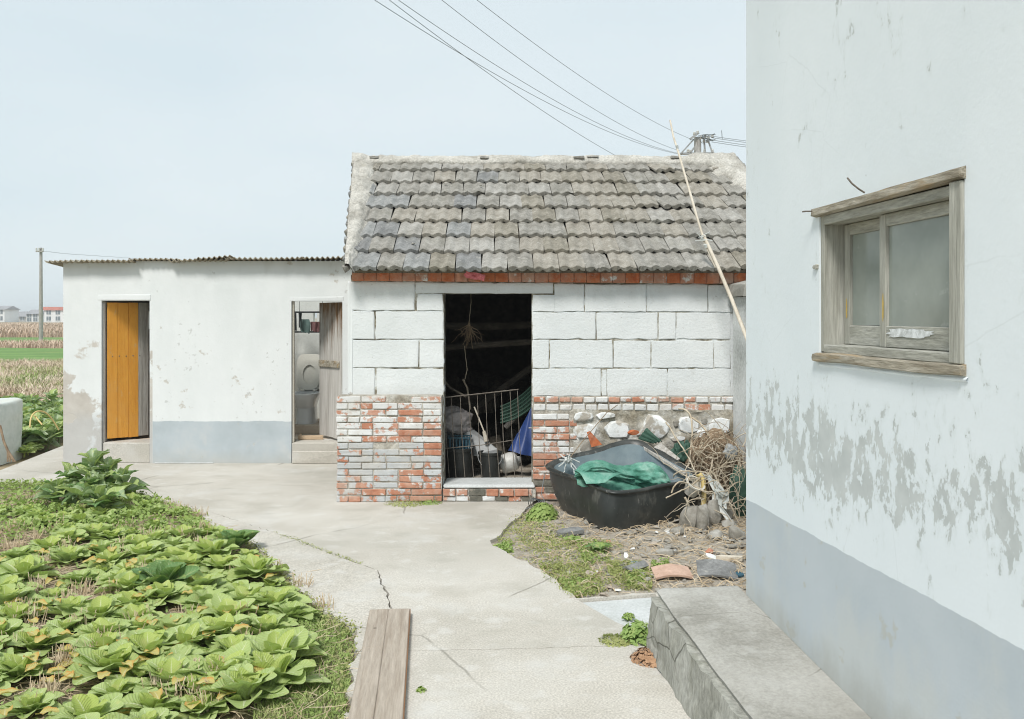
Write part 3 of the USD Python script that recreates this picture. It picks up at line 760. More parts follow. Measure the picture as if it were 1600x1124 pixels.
for nm, args, mt in [('jamb', (WS0 + .001, WS0 + .032, .006, .16, 1.63, 2.21), 'wood_frame'), ('jamb', (1.785, WS1 - .001, -.012, .16, 1.63, 2.212), 'wood_frame'),
                     ('head', (WS0 + .033, 1.783, .004, .16, 2.170, 2.208), 'wood_frame_y'), ('inner_sill', (WS0 + .033, 1.783, .004, .16, 1.628, 1.662), 'wood_frame_y')]:
    hb(nm, *args, M[mt], parent=fr)
def sash(s0, s1, d, z0, z1):
    sa = xf('sash', win)
    st, top, bot = .044, .046, .08
    hb('stile', s0, s0 + st, d, d + .03, z0, z1, M['wood_frame'], parent=sa)
    hb('stile', s1 - st, s1, d, d + .03, z0, z1, M['wood_frame'], parent=sa)
    hb('rail', s0 + st + .001, s1 - st - .001, d + .001, d + .029, z1 - top, z1, M['wood_frame_y'], parent=sa)
    hb('rail', s0 + st + .001, s1 - st - .001, d + .001, d + .029, z0, z0 + bot, M['wood_frame_y'], parent=sa)
    mesh(sa, 'pane', H(pbox(s0 + st + .0015, s1 - st - .0015, d + .014, d + .018, z0 + bot + .001, z1 - top - .001)), M['pane'])
    return sa
s_far = sash(.888, 1.30, .088, 1.664, 2.168)
s_near = sash(1.252, 1.762, .045, 1.664, 2.168)
hb('jamb_lining', WS0 + .034, .886, .10, .13, 1.664, 2.168, M['wood_frame'])
# torn sticker and paint left on the sash, nails and a wooden peg
def ragged(x0, x1, y0, y1, seed, n=26, amp=.2):
    r = np.random.default_rng(seed); cx, cy = (x0 + x1) / 2, (y0 + y1) / 2
    out = []
    for a in np.linspace(0, 2 * np.pi, n, endpoint=False):
        k = (abs(math.cos(a)) ** 4 + abs(math.sin(a)) ** 4) ** (-.25) * r.uniform(1 - amp, 1)
        out.append((cx + (x1 - x0) / 2 * k * math.cos(a), cy + (y1 - y0) / 2 * k * math.sin(a)))
    return Polygon(out)
mesh(win, 'torn_sticker', H(wall_xz(ragged(1.30, 1.62, 1.702, 1.738, 4, amp=.35), .0435, .0445)), M['pale_paint'])
for i, (s0, s1, z0, z1, d) in enumerate([(1.735, 1.752, 1.70, 1.86, .044), (1.275, 1.287, 1.76, 1.87, .044), (.905, .918, 1.77, 1.86, .087)]):
    mesh(win, 'yellow_paint_mark', H(wall_xz(ragged(s0, s1, z0, z1, 10 + i, amp=.5), d - .0015, d - .0005)), M['yellow_paint'])
for pts in [[(1.28, -.03, 2.25), (1.285, -.055, 2.262), (1.27, -.075, 2.285), (1.245, -.08, 2.31)], [(.83, -.03, 2.232), (.80, -.04, 2.235), (.775, -.045, 2.236)]]:
    mesh(win, 'nail', H(tube(pts, .0035, 6)), M['rust_metal'])
mesh(win, 'wooden_peg', H(cbox(.795, .835, -.012, .02, 1.985, 2.005, .004, .003, R)), M['wood_frame_y'])
# uneven plaster lip round the window
def lip(s0, s1, z0, z1, seed):
    def fn(u, v):
        n = meshkit.fbm(np.stack([u * 9 + seed, v * 2, 0 * u], -1), 3, seed)
        w = np.sin(np.pi * v)
        a, b = np.array([s0, z0]), np.array([s1, z1])
        t = (b - a) / np.linalg.norm(b - a); q = np.array([-t[1], t[0]])
        off = (v - .5) * .026 * (.5 + n)
        return a[0] + (b[0] - a[0]) * u + q[0] * off, -.001 - .010 * w * (n + .1) + .012 * (1 - w), a[1] + (b[1] - a[1]) * u + q[1] * off
    return grid(fn, 40, 7)[:2]
mesh(house, 'window_plaster', H(B().add(*lip(WS0, WS1 + .02, 1.575, 1.58, 9))), M['house_wall'], smooth=True)

# ------------------------------------------------------------------ concrete step along the house
step = thing('concrete_step', 'long grey concrete step with cracked rough face along the white house', 'step')
def step_z(s): return .333 - .062 * np.clip(s, -.2, 3)
def step_top():
    def fn(u, v):
        s = -.13 + 8.5 * u ** 1.6; d = -.445 + .444 * v
        ns = meshkit.fbm(np.stack([s * 5, d * 5, 0 * s], -1), 3, 2) - .5
        return s + (u < .001) * .02 * ns, d + np.where(v < .001, .018 * ns, 0), step_z(s) + .006 * ns - np.where(v < .001, .012, 0) - np.where(u < .001, .01, 0)
    return shell(fn, 90, 14, .05)
mesh(step, 'top', H(step_top()), M['concrete_step'], smooth=50)
def step_face():
    def fn(u, v):
        s = -.10 + 8.4 * u ** 1.6
        n = meshkit.fbm(np.stack([s * 4, 0 * s, v * 1.6], -1), 4, 12) - .5
        n2 = meshkit.fbm(np.stack([s * 12, 0 * s, v * 4], -1), 3, 13) - .5
        z = -.005 + (step_z(s) - .03) * v
        return s, -.433 + .045 * n + .018 * n2 - .012 * (1 - v), z
    return shell(fn, 170, 14, -.05)
mesh(step, 'face', H(step_face()), M['render_rough'], smooth=50)
def step_end():
    def fn(u, v):
        d = -.43 + .43 * u
        n = meshkit.fbm(np.stack([d * 6, 0 * d + 3, v * 3], -1), 4, 15) - .5
        return -.105 + .04 * n, d, -.005 + .31 * v
    return shell(fn, 24, 12, .05)
mesh(step, 'end_face', H(step_end()), M['render_rough'], smooth=50)
mesh(step, 'core', H(pbox(-.05, 8.3, -.38, -.002, -.1, .10)), M['render_rough'])
for i, (s, z, w, h) in enumerate([(.16, .14, .10, .16), (.55, .12, .07, .11), (1.02, .12, .12, .14), (.03, .20, .06, .12), (1.45, .10, .1, .1)]):
    mesh(step, 'plaster_flake', H((stone((s, -.438, z), (w, .035, h), 50 + i, 30))), M['render_rough'])
# ------------------------------------------------------------------ the storage shed
SY = 8.75                                        # face of the block wall
def sx(px, y=SY): return (px - 800) * y / FPX
def sz(py, y=SY): return EYE - (py - 495) * y / FPX
shed = thing('storage_shed', 'small shed of white blocks and bricks with grey tiled roof and dark open doorway', 'shed')
RS = np.random.default_rng(11)
wall = mesh(shed, 'wall', wall_xz(sbox(-1.575, 0, 3.0, 2.19).difference(sbox(sx(693.5), -1, sx(831), sz(459))), SY + .008, SY + .19), M['dark_mortar'])

# blocks of the upper wall: pixel rectangles of the photograph turned into metres on the wall's face
blk = [(549, 647, 441, 485), (549, 584.5, 487, 530), (587.5, 692.5, 487, 530), (549, 653.5, 532, 574), (656, 692.5, 532, 574), (549, 585, 576, 619), (588, 692.5, 576, 619),
       (652, 692, 459.5, 485.5), (867, 912, 444, 487), (833, 866, 461.5, 487), (914.5, 1009, 445, 487), (1011, 1105, 445, 487), (1107, 1141, 446, 488),
       (832.5, 930, 488.5, 530), (933, 1027, 489, 530), (1030, 1055, 489, 530), (1057.5, 1141, 489, 530),
       (832.5, 857, 532, 575), (860.5, 957, 532, 575), (958.5, 1017, 532, 575), (1019, 1114, 533, 575), (1116.5, 1141, 533, 575),
       (832.5, 938, 577, 619), (940, 948, 577, 619), (949.5, 1042, 577, 619), (1044.5, 1141, 577, 619), (1142, 1230, 446, 488), (1142, 1230, 490, 619)]
def block(x0, x1, z0, z1, seed, y=SY):
    """A block with a slightly uneven outline and rounded front arrises."""
    r = np.random.default_rng(seed)
    pts = []
    for (a, b) in [((x0, z0), (x1, z0)), ((x1, z0), (x1, z1)), ((x1, z1), (x0, z1)), ((x0, z1), (x0, z0))]:
        a, b = np.array(a), np.array(b)
        k = max(2, int(np.linalg.norm(b - a) / .055))
        for t in np.linspace(0, 1, k, endpoint=False):
            pts.append(a + (b - a) * t + r.normal(0, .0022, 2) + (r.uniform(-1, 1, 2) * .008 if r.random() < .07 else 0))
    P = Polygon(pts).buffer(-.006).buffer(.0065)
    dy = r.uniform(-.004, .004)
    Q = Polygon(P.exterior.coords).buffer(-.006)
    v1, f1 = wall_xz(P, y + dy + .005, y + .16)
    v2, f2 = wall_xz(Q, y + dy, y + dy + .0052)
    return B().add(v1, f1).add(v2, f2)
for k, (a, b, c, d) in enumerate(blk):
    mesh(wall, 'concrete_block', block(sx(a) - .0025, sx(b) + .0025, sz(d) - .002, sz(c) + .002, k), M['block'])
mesh(wall, 'lintel', block(sx(649.5), sx(864), sz(458.5), sz(442), 77), M['block'])
# plaster patch on the corner next to the toilet block
mesh(wall, 'corner_plaster', cbox(-1.60, -1.553, SY - .004, SY + .15, 1.02, 2.12, .012, .006, RS), M['toilet_wall'])

# the projecting left pier of bricks
PY = 8.60
def bx_(px): return (px - 800) * PY / FPX
mesh(wall, 'mortar', pbox(bx_(527), bx_(690), PY + .010, SY + .012, 0.0, 1.02), M['mortar'])
def put_brick(x0, x1, z0, z1, y, mats, seed_r, depth=.11, jit=.0028, c=.005):
    dy = seed_r.normal(0, .0035)
    mesh(wall, 'brick', cbox(x0, x1, y + dy, y + depth, z0, z1, c, jit, seed_r), M[mats])
def pier_mat(x, z, r):
    edge = x > -.95 and r.random() < .8
    if z < .13: return r.choice(['brick_bare', 'brick_greyworn', 'brick_bare'])
    if z < .26: return r.choice(['brick_greyworn', 'brick_grey', 'brick_bare']) if x < -1.15 else r.choice(['brick_bare', 'brick_greyworn'])
    if z < .52: return r.choice(['brick_grey', 'brick_grey', 'brick_grey', 'brick_greyworn', 'brick_greyworn'] if not edge else ['brick_greyworn', 'brick_bare'])
    return r.choice(['brick_white', 'brick_worn', 'brick_worn', 'brick_worn', 'brick_bare'] if not edge else ['brick_worn', 'brick_bare', 'brick_worn'])
row = 0
zb = 0.004
X0, X1 = bx_(526), bx_(691)
while zb < 1.0:
    h = .0525 + RS.uniform(-.002, .002)
    x = X0 + RS.uniform(-.006, .006)
    offs = [.115, .24][row % 2]
    first = True
    while x < X1 - .03:
        L = offs if first else RS.choice([.24, .24, .24, .118])
        first = False
        e = min(x + L, X1)
        if X1 - e < .06: e = X1
        zz = zb + .002 * math.sin(x * 5 + row)
        put_brick(x, e - RS.uniform(.006, .013), zz, zz + h, PY, pier_mat(x, zb, RS), RS)
        x = e
    zb += .0636
    row += 1
# the door's right pier, and two courses over the rubble wall
RY = 8.68
def rx_(px): return (px - 800) * RY / FPX
def rz_(py): return EYE - (py - 495) * RY / FPX
mesh(wall, 'mortar', pbox(rx_(833.5), rx_(900), RY + .014, SY + .011, 0, .875), M['mortar'])
zb, row = .01, 0
while zb < .83:
    h = .0525
    x, xe = rx_(833), rx_(898) + (0.03 if row % 2 else -.02)
    first = True
    while x < xe - .04:
        L = [.24, .118][row % 2] if first else .24 if row % 2 else .118
        first = False
        e = min(x + L, xe)
        mt = RS.choice(['brick_bare', 'brick_bare', 'brick_worn'] if zb > .3 else ['brick_bare', 'brick_bare', 'brick_dark'])
        if zb > .74: mt = 'brick_white'
        put_brick(x, e - .009, zb, zb + h, RY, mt, RS)
        x = e
    zb += .0645
    row += 1
mesh(wall, 'mortar', pbox(rx_(833.5), rx_(1150), RY + .022, SY + .0105, .876, 1.004), M['mortar'])
for (z0, z1, px0, choose) in [(rz_(629), rz_(620.8), 834, ['brick_white', 'brick_white', 'brick_worn', 'brick_bare', 'brick_worn']), (rz_(642), rz_(632), 834, ['brick_white', 'brick_worn', 'brick_white', 'brick_worn', 'brick_white', 'brick_bare'])]:
    px = px0
    while px < 1146:
        w = RS.uniform(18, 21.5)
        put_brick(rx_(px), rx_(min(px + w, 1148)) - .011, z0 + RS.uniform(-.003, .003), z1 + RS.uniform(-.003, .002), RY + RS.uniform(0, .012), RS.choice(choose), RS, .10, .004, .007)
        px += w
# rubble wall
def rubble_face():
    def fn(u, v):
        x = rx_(896) + (rx_(1230) - rx_(896)) * u; z = .875 * v
        n = meshkit.fbm(np.stack([x * 5, 0 * x, z * 5], -1), 4, 31) - .5
        n2 = meshkit.fbm(np.stack([x * 16, 0 * x, z * 16], -1), 3, 32) - .5
        return x, RY + .03 - .07 * n - .02 * n2, z
    return shell(fn, 80, 36, -.03)
rub = mesh(wall, 'rubble_wall', rubble_face(), M['rubble_mortar'], smooth=60)
def flat_stone(px0, px1, py0, py1, seed, out=.05):
    r = np.random.default_rng(seed)
    x0, x1, z0, z1 = rx_(px0), rx_(px1), rz_(py1), rz_(py0)
    pts = []
    for a in np.sort(r.uniform(0, 2 * np.pi, 15)):
        k = (abs(math.cos(a)) ** 3 + abs(math.sin(a)) ** 3) ** (-1 / 3) * r.uniform(.86, 1.02)
        pts += [((x0 + x1) / 2 + (x1 - x0) / 2 * k * math.cos(a) * q, RY + .014 - o, (z0 + z1) / 2 + (z1 - z0) / 2 * k * math.sin(a) * q) for q, o in ((1, -.05), (1., .010), (.86, out * .75 + r.uniform(-.006, .006)))]
    return hull(pts)
for k, (a, b, c, d, mt) in enumerate([(992, 1048, 648, 688, 0), (1058, 1094, 650, 678, 0), (1106, 1143, 651, 680, 0), (940, 988, 657, 686, 0), (896, 936, 661, 686, 0), (895, 928, 643, 660, 0), (930, 962, 644, 657, 0),
                                      (1045, 1073, 681, 690, 0), (1087, 1103, 670, 686, 0), (905, 935, 688, 712, 1), (1075, 1110, 690, 715, 1), (1115, 1143, 684, 712, 1), (1060, 1090, 705, 730, 1), (1100, 1140, 720, 750, 1),
                                      (1052, 1062, 655, 668, 1), (1095, 1106, 652, 664, 1), (900, 930, 715, 745, 1), (1146, 1165, 650, 680, 0), (1108, 1145, 752, 785, 1), (1060, 1100, 740, 780, 1)]):
    mesh(rub, 'rubble_stone', flat_stone(a, b, c, d, 100 + k, .035 if mt else .05), M['stone' if mt else 'stone_white'], smooth=35)

# door sill
mesh(shed, 'door_sill', cbox(bx_(692), bx_(836), PY + .02, SY + .25, .125, .165, .01, .006, RS), M['concrete_pale'])
px = 692
for w, mt in [(21, 'brick_bare'), (19, 'brick_worn'), (28, 'brick_dark'), (20.5, 'brick_bare'), (24, 'brick_bare'), (23, 'brick_bare'), (6, 'brick_worn')]:
    put_brick(bx_(px), bx_(px + w) - .012, .056 + RS.uniform(-.004, .004), .120, PY + .012, mt, RS)
    px += w
mesh(wall, 'mortar', pbox(bx_(691.5), bx_(837), PY + .032, SY + .2, 0.003, .124), M['mortar'])
for k in range(7):
    mesh(wall, 'brick', cbox(bx_(693 + k * 20.4), bx_(693 + k * 20.4 + 19), PY + .02, PY + .12, .004, .052, .006, .005, RS), M[RS.choice(['brick_worn', 'brick_dark', 'brick_greyworn'])])

# brick course under the eave
px = 549.5
EYb = 8.675
while px < 1240:
    w = RS.uniform(19, 22.5)
    x0 = (px - 800) * EYb / FPX; x1 = (px + w - .9 - 800) * EYb / FPX
    mesh(wall, 'brick', cbox(x0, x1, EYb + RS.uniform(-.004, .004), EYb + .12, EYE + (495 - 438.6 - (px - 549) * .008) * EYb / FPX, EYE + (495 - 426) * EYb / FPX, .004, .0025, RS), M['brick_eave' if RS.random() < .8 else 'brick_bare'])
    px += w
mesh(wall, 'mortar', pbox(-1.55, 2.7, EYb + .012, SY + .1, 2.135, 2.2), M['brick_bare'])

# side and back walls
def skewbox(x, y0, y1, w, z0, z1): return slab(skew_quad(x, y0, y1, w), z0, z1)
BYS = 13.0
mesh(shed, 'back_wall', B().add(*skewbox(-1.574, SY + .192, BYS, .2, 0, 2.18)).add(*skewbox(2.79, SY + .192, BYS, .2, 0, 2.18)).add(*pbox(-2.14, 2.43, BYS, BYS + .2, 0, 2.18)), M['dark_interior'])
mesh(shed, 'floor', slab(Polygon([(-1.37, SY + .251), (2.78, SY + .251), (2.22, BYS), (-1.95, BYS)]), .01, .12), M['debris_soil'])
for side, x in ((0, -1.565), (1, 2.80)):
    g_ = hull([(x + SK * (y - SY) + w, y, z) for w in (0, .18) for (y, z) in [(SY + .01, 2.182), (BYS, 2.182), (10.91, 3.60), (10.8, 3.60)]])
    mesh(shed, 'gable', g_, M['roof_mortar'])

# ---- roof
EV, EZ, RV, RZ = 8.56, 2.215, 10.91, 3.655
SL = math.hypot(RV - EV, RZ - EZ); ST, SU = (RV - EV) / SL, (RZ - EZ) / SL
def on_roof(x, s, n):
    """x across, s up the slope from the eave, n out of the slope."""
    return np.stack(np.broadcast_arrays(x + SK * s * ST, EV + s * ST - n * SU, EZ + s * SU + n * ST), -1)
rf = mesh(shed, 'roof', hull(np.vstack([on_roof(np.array([-1.53, 2.95, -1.53, 2.95]), np.array([.09, .09, SL, SL]), -.035), on_roof(np.array([-1.53, 2.95, -1.53, 2.95]), np.array([.09, .09, SL, SL]), -.07)])), M['wood_dark'])
mesh(rf, 'back_slope', hull([(x + SK * (y - EV), y, z + d) for x in (-1.58, 3.0) for d in (0, -.06) for (y, z) in [(10.925, 3.63), (13.3, 2.16)]]), TILES[0])
def tile(x, s, skew, lift, w, ln, seed, rotz=0.0, broken=False):
    r = np.random.default_rng(seed)
    nu = 15
    u = np.linspace(0, 1, nu)
    lobes = .5 - .5 * np.cos(u * 4 * np.pi + .6)                 # two rolls across
    prof = .022 * lobes + .003
    low = -.010 - .031 * np.abs(np.sin(u * 2.5 * np.pi + .3)) ** .8
    rows = []
    bend = r.normal(0, .002)
    for (t, lift_k, thick) in [(0.0, 1.0, 1.0), (.012, 1.0, 1.0), (.5, .5, .8), (1.0, 0.0, .6)]:
        ss = s + t * ln + (r.normal(0, .003, nu) if t == 0 else np.zeros(nu))
        if broken and t == 0: ss = ss + .08 * np.clip(u - .55, 0, 1)
        xx = x + u * w + skew * t * ln
        top = prof + lift * lift_k + bend * (u - .5) + (-.005 if t == 0 else 0)
        bot = low * thick + lift * lift_k + .004 + bend * (u - .5)
        rows.append((xx, ss, top, bot))
    X = np.array([q[0] for q in rows]); S = np.array([q[1] for q in rows]); T_ = np.array([q[2] for q in rows]); Bo = np.array([q[3] for q in rows])
    if rotz:
        cx, cs = x + w / 2, s + ln / 2
        c, si = math.cos(rotz), math.sin(rotz)
        X, S = cx + (X - cx) * c - (S - cs) * si, cs + (X - cx) * si + (S - cs) * c
    top = on_roof(X, S, T_).reshape(-1, 3); bot = on_roof(X, S, Bo).reshape(-1, 3)
    k = len(rows); idx = np.arange(k * nu).reshape(k, nu); N = k * nu
    q = []
    for i in range(k - 1):
        for j in range(nu - 1):
            q.append([idx[i, j], idx[i, j + 1], idx[i + 1, j + 1], idx[i + 1, j]])
            q.append([idx[i, j] + N, idx[i + 1, j] + N, idx[i + 1, j + 1] + N, idx[i, j + 1] + N])
    for j in range(nu - 1):
        q.append([idx[0, j] + N, idx[0, j + 1] + N, idx[0, j + 1], idx[0, j]])
    for i in range(k - 1):
        q.append([idx[i, 0], idx[i + 1, 0], idx[i + 1, 0] + N, idx[i, 0] + N])
        q.append([idx[i, -1] + N, idx[i + 1, -1] + N, idx[i + 1, -1], idx[i, -1]])
    return np.vstack([top, bot]), np.array(q)
RT = np.random.default_rng(23)
pitch, TW = .35, .248
starts = [-1.535, -1.50, -1.515, -1.45, -1.44, -1.42, -1.38, -1.395]
first_off = [0, .12, .07, .20, .02, .17, .03, .15]
for row in range(8):
    x = starts[row] - first_off[row]
    col = 0
    while x < 2.86:
        right = np.clip((x - .8) / 1.4, 0, 1)
        xa = max(x, starts[row] - .05)
        w = TW - (xa - x)
        if w > .06:
            s = row * pitch - .015 + RT.normal(0, .006 + .012 * right)
            lift = .043 + RT.normal(0, .003 + .005 * right)
            skew = .10 - .06 * right + RT.normal(0, .02)
            rz_t = RT.normal(0, .008 + .02 * right)
            if row == 7 and 1.73 < x < 1.98: rz_t, s, lift = .20, s - .07, lift + .03
            if row == 4 and 1.70 < x < 1.95: rz_t, s, lift = .12, s - .035, lift + .02
            if row == 5 and 2.0 < x < 2.3: s = s - .02
            warm = x > .1
            mt = RT.choice(6, p=[.34, .34, .02, .0, .10, .20]) if warm else RT.choice(6, p=[.36, .20, .15, .07, .16, .06])
            if row == 0 and 1.62 < x < 1.87: mt = 4
            mesh(rf, 'roof_tile', tile(xa, s, skew, lift, w - .006, .40, int(RT.integers(1 << 30)), rz_t, RT.random() < .03), TILES[mt], smooth=40)
        x += TW + RT.normal(0, .0015)
        col += 1
def ridge():
    def fn(u, v):
        x = -1.62 + 4.62 * u
        endk = np.clip((.06 - u) / .06, 0, 1) + np.clip((u - .87) / .04, 0, 1)
        wd = .10 + .05 * (meshkit.noise(np.stack([x * 4, 0 * x, 0 * x], -1), 5) - .3) + .10 * np.clip(endk, 0, 1)
        n = meshkit.fbm(np.stack([x * 7, v * 3, 0 * x], -1), 4, 9) - .5
        n2 = meshkit.fbm(np.stack([x * 22, v * 9, 0 * x], -1), 3, 10) - .5
        a = v * np.pi
        s = SL - .02 - wd * np.cos(a) * (1 + .5 * n)
        h = .01 + .085 * np.sin(a) ** .55 + .05 * n * np.sin(a) + .018 * n2 + .03 * endk * np.sin(a)
        p = on_roof(x, np.minimum(s, SL + .05), h)
        back = np.clip(s - SL, 0, 1)
        return p[..., 0], p[..., 1], p[..., 2] - back * .5
    return grid(fn, 260, 14)[:2]
mesh(rf, 'ridge_mortar', ridge(), M['roof_mortar'], smooth=60)
def ridge_caps():
    for k in range(26):
        x = -1.35 + k * .165
        if RT.random() < .68 or 1.75 < x < 2.0: continue
        w = RT.uniform(.1, .17)
        c = on_roof(np.array([x]), np.array([SL - .03 + RT.normal(0, .012)]), np.array([.074 + RT.normal(0, .006)]))[0]
        v, f = cbox(-w / 2, w / 2, -.07, .08, -.012, .012, .006, .006, RT)
        yield rot(v, RT.normal(0, .06), RT.normal(0, .04), RT.normal(0, .1)) + c, f
for geo in ridge_caps(): mesh(rf, 'ridge_slate', geo, TILES[4])
def verge(x_at, width, seed, flip=1):
    def fn(u, v):
        s = -.03 + (SL + .04) * u
        n = meshkit.fbm(np.stack([s * 3.2, v * 2.5, 0 * s + seed], -1), 4, seed) - .5
        n2 = meshkit.fbm(np.stack([s * 13, v * 8, 0 * s + seed], -1), 3, seed + 1) - .5
        w = width(u) * (1 + .35 * n)
        h = .105 - .105 * np.clip((v - .45) / .55, 0, 1) ** 1.4 + .05 * n + .03 * n2 - .10 * np.clip((.06 - v) / .06, 0, 1) - .01
        return tuple(np.moveaxis(on_roof(x_at(u) + flip * w * (v - .12), s, h), -1, 0))
    return grid(fn, 150, 18)[:2]
mesh(rf, 'verge_mortar', verge(lambda u: -1.585 + 0 * u, lambda u: .08 + .20 * np.clip(u * 2.2, 0, 1), 3), M['roof_mortar'], smooth=60)
mesh(rf, 'verge_mortar', verge(lambda u: 3.0 + 0 * u, lambda u: .12 + .34 * np.clip((u - .55) * 3, 0, 1), 6, -1), M['roof_mortar'], smooth=60)
for k in range(15):
    s = .02 + k * .187
    c = on_roof(np.array([-1.585 + RT.normal(0, .008)]), np.array([s]), np.array([.03]))[0]
    mesh(rf, 'verge_stone', stone(c, (.09, .17, .11), 300 + k), TILES[[0, 3, 1, 3][k % 4]])
for (px, s) in [(780, 1.9), (990, 1.0), (660, .45), (720, 1.95)]:
    c = on_roof(np.array([(px - 800) / FPX * 9.3]), np.array([s]), np.array([.07]))[0]
    mesh(rf, 'mortar_crumb', stone(c, (.05, .04, .025), int(px)), M['roof_mortar'])

def crumple(w, h, seed, amp=.03):
    def fn(u, v):
        n = meshkit.fbm(np.stack([u * 4, v * 4, 0 * u + seed], -1), 3, seed) - .5
        n2 = meshkit.fbm(np.stack([u * 4 + 9, v * 4, 0 * u + seed], -1), 3, seed + 3) - .5
        return (u - .5) * w + n * amp, n2 * amp * 2, (v - .5) * h + n * amp
    return shell(fn, 12, 8, .002)
v, f = crumple(.19, .065, 4, .035)
single('wrapper', 'crumpled faded red wrapper stuck under the tiled eave above the doorway', 'wrapper', (rot(v, .5, .25, 0) + at(742, 431, 8.60), f), M['red_bag'])

# ---- the wall that joins the shed to the house
jw = thing('side_wall', 'short grey plastered wall with a rough concrete cap between the shed and the white house', 'wall')
def jx(y): return 2.145 - .30 * (SY - .03 - y)*-1 if False else 2.13 + .134 * (SY - y)
poly = Polygon([(jx(SY - .075), SY - .075), (jx(7.3), 7.3), (jx(7.3) + .22, 7.3), (jx(SY - .075) + .22, SY - .075)])
mesh(jw, 'wall', slab(poly, 0, 1.965), M['grey_plaster'])
for k, (y0, y1) in enumerate([(SY - .06, 8.28), (8.275, 7.8), (7.795, 7.3)]):
    pts = [(jx(y) + dx, y, z) for y in (y0, y1) for dx, z in ((-.05, 1.968), (.27, 1.968), (-.045, 2.07 + .015 * (k == 0)), (.26, 2.09), (.1, 2.125))]
    mesh(jw, 'cap', hull(np.array(pts) + RT.normal(0, .006, (len(pts), 3))), M['concrete_step'])
# ------------------------------------------------------------------ doors of the toilet block
RO = np.random.default_rng(31)
def door(a, b, z0, z1, widths, mats, th=.028, label=None):
    """Vertical planks from a to b (points in plan)."""
    a, b = np.array(a, float), np.array(b, float)
    L = np.linalg.norm(b - a); t = (b - a) / L; ang = math.atan2(t[1], t[0])
    d = xf('door', tb)
    if label: tag(d, label)
    x = 0.0
    tot = sum(widths)
    for w, m_ in zip(widths, mats):
        w = w * L / tot
        v, f = cbox(x + .0015, x + w - .0015, -th / 2, th / 2, z0 + RO.uniform(-.004, .006), z1 + RO.uniform(-.003, .003), .003, .002, RO)
        mesh(d, 'plank', (rot(v, 0, 0, ang) + [a[0], a[1], 0], f), M[m_])
        x += w
    return d, a, t, ang
d1, a_, t_, an_ = door((-4.952, TY + .075), (-4.60, TY + .45), .282, 1.955, [.128, .13, .125, .13], ['wood_orange', 'wood_orange', 'wood_orange', 'wood_grey'], label='orange painted plank door standing ajar with one bare grey plank')
for z in (.55, 1.6):
    v, f = cbox(.01, .50, .0145, .040, z, z + .09, .004, .002, RO)
    mesh(d1, 'batten', (rot(v, 0, 0, an_) + [a_[0], a_[1], 0], f), M['wood_grey'])
for k in range(5):
    v, f = lathe([(0, .006), (.006, .004), (.008, 0)], 8)
    q = rot(rot(v, math.pi / 2), 0, 0, an_) + np.array([a_[0], a_[1], 0]) + np.array([t_[0], t_[1], 0]) * (.06 + .085 * k) + [math.sin(an_) * .014, -math.cos(an_) * .014, 1.29 + .004 * (k % 2)]
    mesh(d1, 'nail_head', (q, f), M['rust_metal'])
d2_, a2, t2, an2 = door((-2.075, TY + .07), (-2.44, TY + .52), .275, 1.955, [.2, .19, .19], ['wood_stained', 'wood_stained', 'wood_stained'], label='weathered grey plank door stained brown at the top')
v, f = cbox(.03, .56, .0145, .036, 1.15, 1.235, .004, .003, RO)
mesh(d2_, 'batten', (rot(v, 0, 0, an2) + [a2[0], a2[1], 0], f), M['wood_log'])
v, f = cbox(.03, .56, -.018, -.0145, 1.13, 1.22, .001, .002, RO)
mesh(d2_, 'batten', (rot(v, 0, 0, an2) + [a2[0], a2[1], 0], f), M['wood_dark'])

# ------------------------------------------------------------------ inside the toilet
TX, TYY, TZ = -2.75, 11.96, .362
toi = thing('toilet', 'white ceramic toilet with its lid raised inside the right doorway', 'toilet')
def sq_ring(z, hx, hy, cy=0., e=3.2, n=28):
    a = np.arange(n) * 2 * np.pi / n
    k = (np.abs(np.cos(a)) ** e + np.abs(np.sin(a)) ** e) ** (-1 / e)
    return np.stack([hx * k * np.cos(a), cy + hy * k * np.sin(a), np.full(n, z)], 1)
def loft(rings, cap0=True, cap1=True):
    n = len(rings[0]); v = np.vstack(rings)
    i, j = np.meshgrid(np.arange(len(rings) - 1), np.arange(n), indexing='ij')
    q = np.stack([i * n + j, i * n + (j + 1) % n, (i + 1) * n + (j + 1) % n, (i + 1) * n + j], -1).reshape(-1, 4)
    f = [tri(q)]
    if cap0: f.append(np.array([[0, k + 1, k] for k in range(1, n - 1)]))
    if cap1: f.append(np.array([[0, k, k + 1] for k in range(1, n - 1)]) + (len(rings) - 1) * n)
    return v, np.vstack(f)
o = np.array([TX, TYY, TZ])
ZS = np.array([1, 1, .87])
v, f = loft([sq_ring(0, .135, .22, .05), sq_ring(.03, .13, .215, .05), sq_ring(.22, .118, .19, .06), sq_ring(.27, .122, .2, .04), sq_ring(.36, .155, .245, .0), sq_ring(.43, .182, .27, -.01), sq_ring(.465, .187, .275, -.01), sq_ring(.47, .183, .27, -.01),
             sq_ring(.468, .145, .225, -.01, 2.3), sq_ring(.40, .13, .2, 0, 2.3), sq_ring(.28, .07, .12, 0, 2.)])
mesh(toi, 'bowl', (v * ZS + o, f), M['ceramic'], smooth=45)
v, f = loft([sq_ring(.36, .17, .085, .345, 6), sq_ring(.375, .178, .092, .345, 6), sq_ring(.70, .185, .095, .345, 6), sq_ring(.715, .18, .09, .345, 6)])
mesh(toi, 'cistern', (v * ZS + o, f), M['ceramic'], smooth=45)
v, f = loft([sq_ring(.717, .19, .1, .345, 6), sq_ring(.745, .19, .1, .345, 6), sq_ring(.752, .18, .09, .345, 6)])
mesh(toi, 'cistern_lid', (v * ZS + o, f), M['ceramic'], smooth=45)
